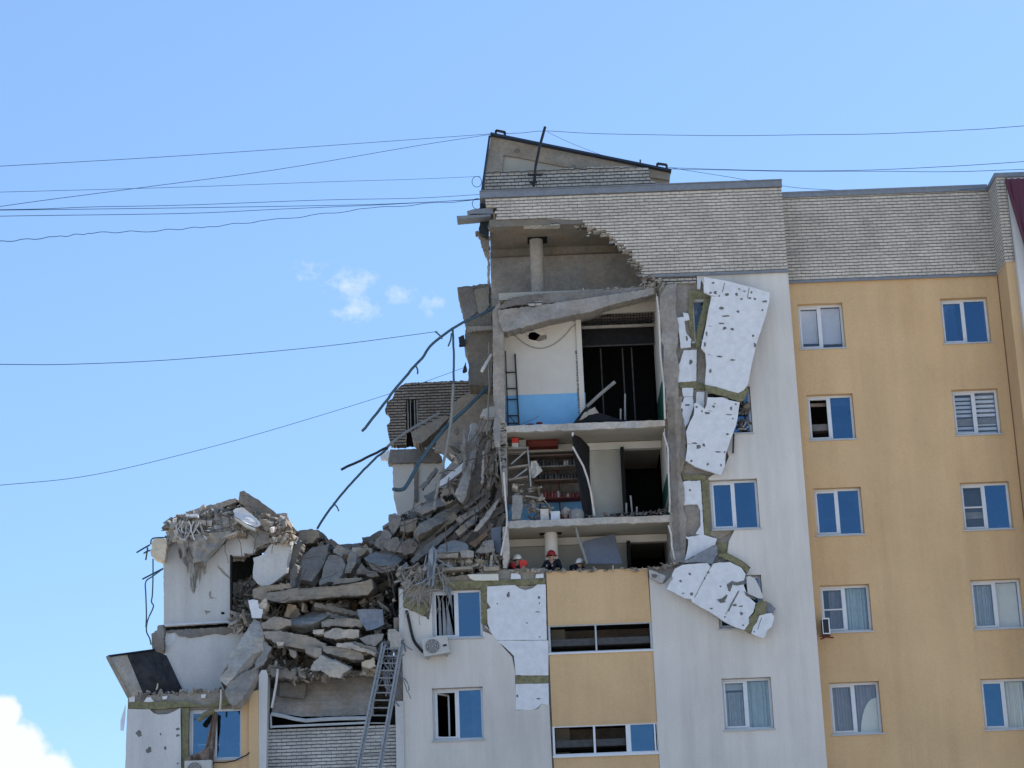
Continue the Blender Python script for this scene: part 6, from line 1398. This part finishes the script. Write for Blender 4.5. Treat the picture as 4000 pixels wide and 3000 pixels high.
aircon(P('H', 1815, 455, Y0-.42), .76, .52, .28, R(-7), 'tilted white air conditioner below the torn window')
aircon(P('G', 885, 1790, Y0-.45), .78, .55, .28, R(0), 'air conditioner half hidden by brown cloth under the left block window')
t = thing('air_conditioner', P('O', 850, 470, Y0+.3), 'dark side facing air conditioner in the corner beside the yellow wall', 'air conditioner', 'outdoor air conditioner units')
a, b = P('O', 872, 365, Y0+.38), P('O', 918, 470, Y0+.38)
part('casing', MB().box(a.x, b.x, Y0+.38, Y0+.75, b.z, a.z), 'black_metal', t)
part('frame', MB().box(a.x-.02, a.x, Y0+.36, Y0+.4, b.z, a.z).box(b.x, b.x+.035, Y0+.36, Y0+.4, b.z, a.z).box(a.x, b.x, Y0+.36, Y0+.379, a.z-.04, a.z).box(a.x, b.x, Y0+.36, Y0+.379, b.z, b.z+.03), 'upvc', t)
part('bracket', MB().bar(P('O', 855, 485, Y0+.4), P('O', 945, 495, Y0+.5), .04).bar(P('O', 860, 505, Y0+.4), P('O', 925, 478, Y0+.5), .04), 'red_wood', t)

# ================================================================ CONTENTS OF THE OPENED ROOMS
sh = thing('shelf_unit', P('I', 450, 1150, YBK), 'wooden storage shelves full of jars in the opened middle room', 'shelf')
YS = Y0+1.25
xs0, xs1 = P('I', 200, 800, YS).x, P('I', 735, 800, YS).x
szs = [P('I', 450, y, YS).z for y in (490, 610, 755, 955)]
for i, z in enumerate(szs): part('shelf', MB().box(xs0+.06*i, xs1, YS, YS+.45, z-.02, z+.02), ('shelf_wood', 'concrete_dark', 'shelf_wood', 'red_wood')[i], sh)
for x in (xs0+.25, (xs0+xs1)/2+.1): part('post', MB().box(x, x+.04, YS+.4, YS+.44, ZF2, szs[0]-.025), 'red_wood', sh)
rj = random.Random(4); protos = []
for mat_ in ('jar_red', 'jar_dark', 'jar_pale'):
    m = MB().rev((0, 0, 0), [(.045, 0), (.055, .02), (.055, .12), (.04, .15), (.04, .165)], 10)
    me = new_obj('jar', m, mat_); lid = new_obj('lid', MB().rev((0, 0, 0), [(.044, .166), (.044, .185)], 10), 'jar_dark' if mat_ != 'jar_pale' else 'jar_red')
    protos.append((me, lid))
names = {0: 'red', 1: 'dark', 2: 'pale'}; used = set(); sl = {0: 'second', 1: 'third', 2: 'lowest'}
for si, z in enumerate(szs[1:]):
    n = 13
    for k in range(n):
        if rj.random() < .12: continue
        x = xs0+.12+.07*si+(xs1-xs0-.25-.06*si)*k/(n-1); kd = 0 if si == 2 else rj.choice((1, 1, 2)); s = rj.uniform(.8, 1.3)
        if si == 2: kd = rj.choice((0, 0, 0, 2))
        o0, l0 = protos[kd]; first = kd not in used
        o = o0 if first else o0.copy(); l = l0 if first else l0.copy()
        if not first: COL.objects.link(o); COL.objects.link(l)
        used.add(kd); l.parent = o; o.location = (x+rj.uniform(-.02, .02), YS+rj.uniform(.08, .25), z+.021); o.scale = (s, s, s*rj.uniform(.8, 1.3))
        setp(o, '%s preserving jar standing on the %s shelf of the opened room' % (names[kd], sl[si]), 'jar', 'jars on the storage shelves')
def boxy(name, t, x0, y0, x1, y1, Y, d, mat, lab, cat='box', tilt=0):
    a, b = P(t, x0, y0, Y), P(t, x1, y1, Y); m = MB().box(a.x, b.x, Y, Y+d, b.z, a.z); th = thing(name, (a.x, Y, b.z), lab, cat)
    part('carton', m, mat, th); part('top_edge', MB().box(a.x-.005, b.x+.005, Y-.006, Y+d+.005, a.z-.03, a.z+.004), mat, th); return th
boxy('storage_box', 'I', 305, 1078, 398, 1190, Y0+.35, .3, 'plaster_mix', 'tall white box on the floor edge of the shelf room')
boxy('storage_box', 'I', 418, 1102, 520, 1188, Y0+.35, .25, 'foam', 'wide white tub right of the tall white box')
boxy('storage_box', 'I', 0, 310, 70, 362, Y0+.5, .3, 'red_plastic', 'bright red box at the top left of the shelf room')
boxy('storage_box', 'I', 0, 364, 70, 415, Y0+.5, .3, 'plaster_mix', 'whitish bag shaped box right under the red box')
boxy('storage_box', 'I', 76, 330, 152, 412, Y0+.6, .3, 'concrete', 'grey carton beside the red box')
boxy('storage_box', 'I', 525, 1130, 640, 1180, Y0+.5, .2, 'red_wood', 'low dark crate on the floor of the shelf room')
a, b = P('I', 155, 330, Y0+.9), P('I', 500, 388, Y0+.9)
solo('hanging_board', MB().box(a.x, b.x, Y0+.9, Y0+1.3, b.z, a.z).box(a.x+.05, b.x-.02, Y0+.86, Y0+.9, b.z+.06, a.z-.06), 'red_wood', 'dark red board fixed under the ceiling of the shelf room', 'board')
c = P('I', 700, 1110, Y0+.5)
solo('metal_can', MB().rev((c.x, c.y, ZF2+.01), [(.21, 0), (.22, .03), (.22, .26), (.19, .36), (.09, .42), (.02, .43)], 16), 'concrete_blue', 'rounded grey can at the foot of the leaning door', 'can', smooth=True)
lp = [P('I', 5, 925, Y0+.2), P('I', 110, 925, Y0+.25), P('I', 118, 1040, Y0+.25), P('I', 90, 1185, Y0+.2), P('I', 0, 1190, Y0+.15)]
solo('sack', MB().prism(lp, (0, .25, 0)), 'concrete_blue', 'blue grey slumped sack at the left end of the shelf room', 'sack')
rk = thing('metal_rack', P('I', 0, 1000, Y0+.6), 'bent metal rack with diagonal braces at the left of the shelf room', 'rack')
for k, (x0, y0, x1, y1) in enumerate(((-40, 432, 180, 425), (-40, 640, 180, 610), (-40, 770, 175, 735))): part('shelf', MB().bar(P('I', x0, y0, Y0+.6), P('I', x1, y1, Y0+.6), .05, .3), 'concrete', rk)
for (x0, y0, x1, y1) in ((170, 430, 205, 840), (-10, 590, 150, 450), (0, 760, 165, 640), (0, 960, 110, 860)): part('brace', MB().bar(P('I', x0, y0, Y0+.55), P('I', x1, y1, Y0+.55), .04), 'steel', rk)
drape('rag', 'I', [(205, 560), (260, 550), (290, 600)], [(190, 730), (240, 740), (330, 660)], Y0+.8, 'plaster_mix', 'whitish rag hanging between rack and shelves', n=10, fold=.05, seed=14)
# leaning door
dr = thing('leaning_door', P('I', 820, 1165, Y0+.4), 'black door leaf leaning between shelves and partition', 'door')
part('door_leaf', MB().prism([P('I', 655, 260, Y0+.1), P('I', 740, 300, Y0+.8), P('I', 832, 400, Y0+1.3), P('I', 832, 600, Y0+1.3), P('I', 862, 1165, Y0+.7), P('I', 775, 1168, Y0+.5), P('I', 700, 700, Y0+.2), P('I', 655, 430, Y0+.1)], (.02, .05, 0)), 'dark_board', dr)
part('edge_strip', MB().tube([P('I', x, y, Y0+.05+.3*k/5) for k, (x, y) in enumerate(((655, 400), (720, 520), (770, 610), (815, 740), (850, 880), (892, 1150)))], .032, 5), 'plaster_mix', dr)
part('top_block', MB().box(P('I', 645, 250, Y0).x, P('I', 668, 280, Y0).x, Y0, Y0+.1, P('I', 645, 280, Y0).z, P('I', 645, 245, Y0).z), 'plaster_mix', dr)
# room 3
gb = [P('I', 762, 1425, Y0+.75), P('I', 1110, 1340, Y0+1.1), P('I', 1140, 1480, Y0+.9), P('I', 1192, 1665, Y0+.6), P('I', 800, 1665, Y0+.45)]
solo('leaning_board', MB().prism(gb, (.0, .04, 0)), 'grey_board', 'blue grey board leaning in the lowest opened room', 'board')
solo('leaning_pole', MB().tube([P('I', 690, 1268, Y0+.3), P('I', 715, 1380, Y0+.32), P('I', 765, 1520, Y0+.36), P('I', 812, 1665, Y0+.4)], .045, 6), 'pipe_grey', 'bent grey pole left of the leaning blue grey board', 'pole')
# debris in the doorway of the top room
solo('crumpled_sheet', MB().prism([P('B', 1198, 1215, Y0+.2), P('B', 1290, 1095, Y0+.5), P('B', 1385, 1080, Y0+.7), P('B', 1412, 1130, Y0+.6), P('B', 1560, 1180, Y0+.5), P('B', 1640, 1200, Y0+.4)], (0, .5, 0)), 'dark_board', 'dark crumpled heap on the floor of the top room', 'debris')
solo('crumpled_sheet', MB().prism(loop('B', jag([(1240, 1200), (1290, 1130), (1380, 1082), (1412, 1135), (1330, 1150), (1270, 1190)], 14, 4), Y0+.15), (0, .05, 0)), 'cloth_dust', 'grey folded cloth on the dark heap of the top room', 'cloth')
solo('red_rag', MB().ell(P('B', 900, 1222, Y0+.1), .11, .08, .035, 10, 5).ell(P('B', 820, 1232, Y0+.1), .15, .06, .015, 10, 5), 'red_wood', 'dark red rag lying at the floor edge below the blue dado', 'rag')
for i, (t, x, y0, y1, Yd, lb) in enumerate((('B', 1602, 1100, 1195, Y0+.5, 'short pale stick standing in the top doorway'), ('B', 1640, 970, 1195, Y0+.7, 'taller pale stick standing in the top doorway'),
        ('I', 1235, 1010, 1130, Y0+.5, 'short stick at the left of the middle doorway'), ('I', 1300, 930, 1140, Y0+.6, 'leaning stick in the middle doorway'), ('I', 1348, 1050, 1140, Y0+.6, 'third small stick in the middle doorway'))):
    solo('upright_stick', MB().bar(P(t, x-(20 if i == 3 else 0), y0, Yd), P(t, x, y1, Yd), .05), 'pipe_grey', lb, 'stick', 'sticks left standing in the doorways')
solo('broken_plate', MB().ell(P('I', 1160, 1140, Y0+.3), .2, .15, .06, 12, 6), 'dark_board', 'flat dark lump on the floor of the middle room', 'debris')
# broken junk behind the half hidden window
solo('window_junk', MB().tube([P('K', 1110, 330, Y0+.05), P('K', 1150, 270, Y0+.05), P('K', 1180, 310, Y0+.05), P('K', 1140, 350, Y0+.05), P('K', 1060, 345, Y0+.05)], .025, 5), 'steel', 'bent metal bits in the half hidden window', 'debris')
solo('hanging_strip', MB().bar(P('K', 1012, 400, Y0-.15), P('K', 1004, 610, Y0-.12), .05), 'black_metal', 'thin dark strip hanging below the half hidden window', 'strip')
debris('small_debris', tosrc('K', [(1060, 60), (1170, 80), (1200, 360), (1050, 350)]), lambda x, y: Y0+.2, 40, 41, .04, .22, 'rubble_shadow', .1, .6)

# ================================================================ RESCUERS
def person(x, y, Y, face, helmet, jacket, lab, lean=.5, zf=None):
    """crouching rescuer; (x, y) tile-W pixel of the helmet centre"""
    h = P('W', x, y, Y); zf = ZF3-.02
    fx, fy = face; up_ = h.z-zf
    root_loc = Vector((h.x, h.y, zf))
    f = Vector((fx, fy, 0)).normalized(); s = Vector((-f.y, f.x, 0))
    hip = Vector((h.x, h.y, zf))-f*lean*.62+Vector((0, 0, min(.42, up_*.5)))
    neck = h-f*.05-Vector((0, 0, .19)); chest = hip.lerp(neck, .72)
    def skin(name, verts, edges, rad, mat, parent, lvl=1):
        me = bpy.data.meshes.new(name); me.from_pydata([v-root_loc for v in verts], edges, []); me.update()
        o = bpy.data.objects.new(name, me); COL.objects.link(o); me.materials.append(MT[mat])
        sm = o.modifiers.new('skin', 'SKIN')
        for i, r_ in enumerate(rad): me.skin_vertices[0].data[i].radius = (r_, r_)
        me.skin_vertices[0].data[0].use_root = True
        ss = o.modifiers.new('sub', 'SUBSURF'); ss.levels = lvl; ss.render_levels = lvl
        if parent: o.parent = parent
        else: o.location = root_loc
        return o
    # body: torso, neck, head, arms with fingers, bent legs
    V = [hip, chest, neck, h-Vector((0, 0, .10)), h+f*.01]; E = [(0, 1), (1, 2), (2, 3), (3, 4)]; Rr = [.13, .14, .055, .07, .095]
    for sd in (-1, 1):
        sh_ = chest+s*sd*.18+Vector((0, 0, .03)); el = sh_+s*sd*.1+f*.12-Vector((0, 0, .24)); wr = el+f*.2-Vector((0, 0, .08)); pal = wr+f*.07
        b = len(V); V += [sh_, el, wr, pal]; E += [(1, b), (b, b+1), (b+1, b+2), (b+2, b+3)]; Rr += [.055, .042, .028, .032]
        for k in range(5):
            o_ = (k-2)*.02; b2 = len(V); l = (.045, .07, .075, .07, .055)[k]
            V += [pal+s*o_+f*l*.55, pal+s*o_*1.2+f*l-Vector((0, 0, .025))]; E += [(b+3, b2), (b2, b2+1)]; Rr += [.009, .008]
        hp = hip+s*sd*.1; kn = hp+f*.36+Vector((0, 0, -.05)); an = Vector((kn.x, kn.y, zf+.07))-f*.12; toe = an+f*.18-Vector((0, 0, .02))
        b = len(V); V += [hp, kn, an, toe]; E += [(0, b), (b, b+1), (b+1, b+2), (b+2, b+3)]; Rr += [.085, .065, .045, .045]
    body = skin('person', V, E, Rr, 'skin', None); setp(body, lab, 'person', 'rescuers working in the lowest opened room')
    # clothes over the same joints
    V2 = [hip, chest, neck-Vector((0, 0, .03))]; E2 = [(0, 1), (1, 2)]; R2 = [.155, .17, .075]
    for sd in (-1, 1):
        sh_ = chest+s*sd*.19+Vector((0, 0, .03)); el = sh_+s*sd*.1+f*.12-Vector((0, 0, .24)); wr = el+f*.18-Vector((0, 0, .07)); b = len(V2)
        V2 += [sh_, el, wr]; E2 += [(1, b), (b, b+1), (b+1, b+2)]; R2 += [.075, .058, .045]
    skin('jacket', V2, E2, R2, jacket, body)
    V3 = [hip]; E3 = []; R3 = [.15]
    for sd in (-1, 1):
        hp = hip+s*sd*.1; kn = hp+f*.36+Vector((0, 0, -.05)); an = Vector((kn.x, kn.y, zf+.1))-f*.12; b = len(V3)
        V3 += [hp, kn, an]; E3 += [(0, b), (b, b+1), (b+1, b+2)]; R3 += [.105, .082, .062]
    skin('trousers', V3, E3, R3, 'jacket_navy', body)
    def sub_(name, m, mat):
        o = new_obj(name, m, mat, True); me = o.data
        for v in me.vertices: v.co -= root_loc
        o.parent = body; return o
    sub_('helmet', MB().ell(h+Vector((0, 0, .0)), .135, .15, .14, 16, 8, zmin=-.25).rev(h-Vector((0, 0, .035)), [(.12, 0), (.175, -.01), (.175, .005), (.12, .02)], 16), helmet)
    sub_('visor', MB().ell(h+f*.09-Vector((0, 0, .02)), .08, .08, .035, 12, 6), 'black_metal')
    m = MB()
    for sd in (-1, 1):
        m.ell(h+f*.085+s*sd*.032-Vector((0, 0, .055)), .012, .012, .009, 8, 5)
    sub_('eyes', m, 'black_metal')
    sub_('nose', MB().ell(h+f*.105-Vector((0, 0, .08)), .012, .016, .02, 8, 5), 'skin'); sub_('mouth', MB().ell(h+f*.09-Vector((0, 0, .115)), .022, .01, .006, 8, 5), 'red_wood')
    for sd in (-1, 1): sub_('ear', MB().ell(h+s*sd*.098-Vector((0, 0, .07)), .014, .02, .03, 8, 5), 'skin')
    return body
person(1118, 1207, Y0+.8, (1, -.35), 'helmet_white', 'jacket_red', 'rescuer in a white helmet and red jacket bending at the left floor edge', .35)
person(1191, 1198, Y0+.7, (-.3, -1), 'helmet_red', 'jacket_navy', 'rescuer in a dark red helmet crouching before the white pipe', .2)
person(1253, 1215, Y0+.85, (.6, -.8), 'helmet_white', 'jacket_navy', 'rescuer with a small white helmet left of the leaning blue grey board', .3)
solo('red_cloth', MB().prism(loop('D', jag([(1735, 800), (1800, 795), (1835, 830), (1800, 870), (1785, 915), (1750, 910), (1745, 850)], 14, 3), Y0+.25), (0, .15, 0)), 'jacket_red', 'bright red cloth over the wall edge beside the white helmet', 'cloth')
for o in bpy.data.objects:
    if 'wloc' in o: del o['wloc']
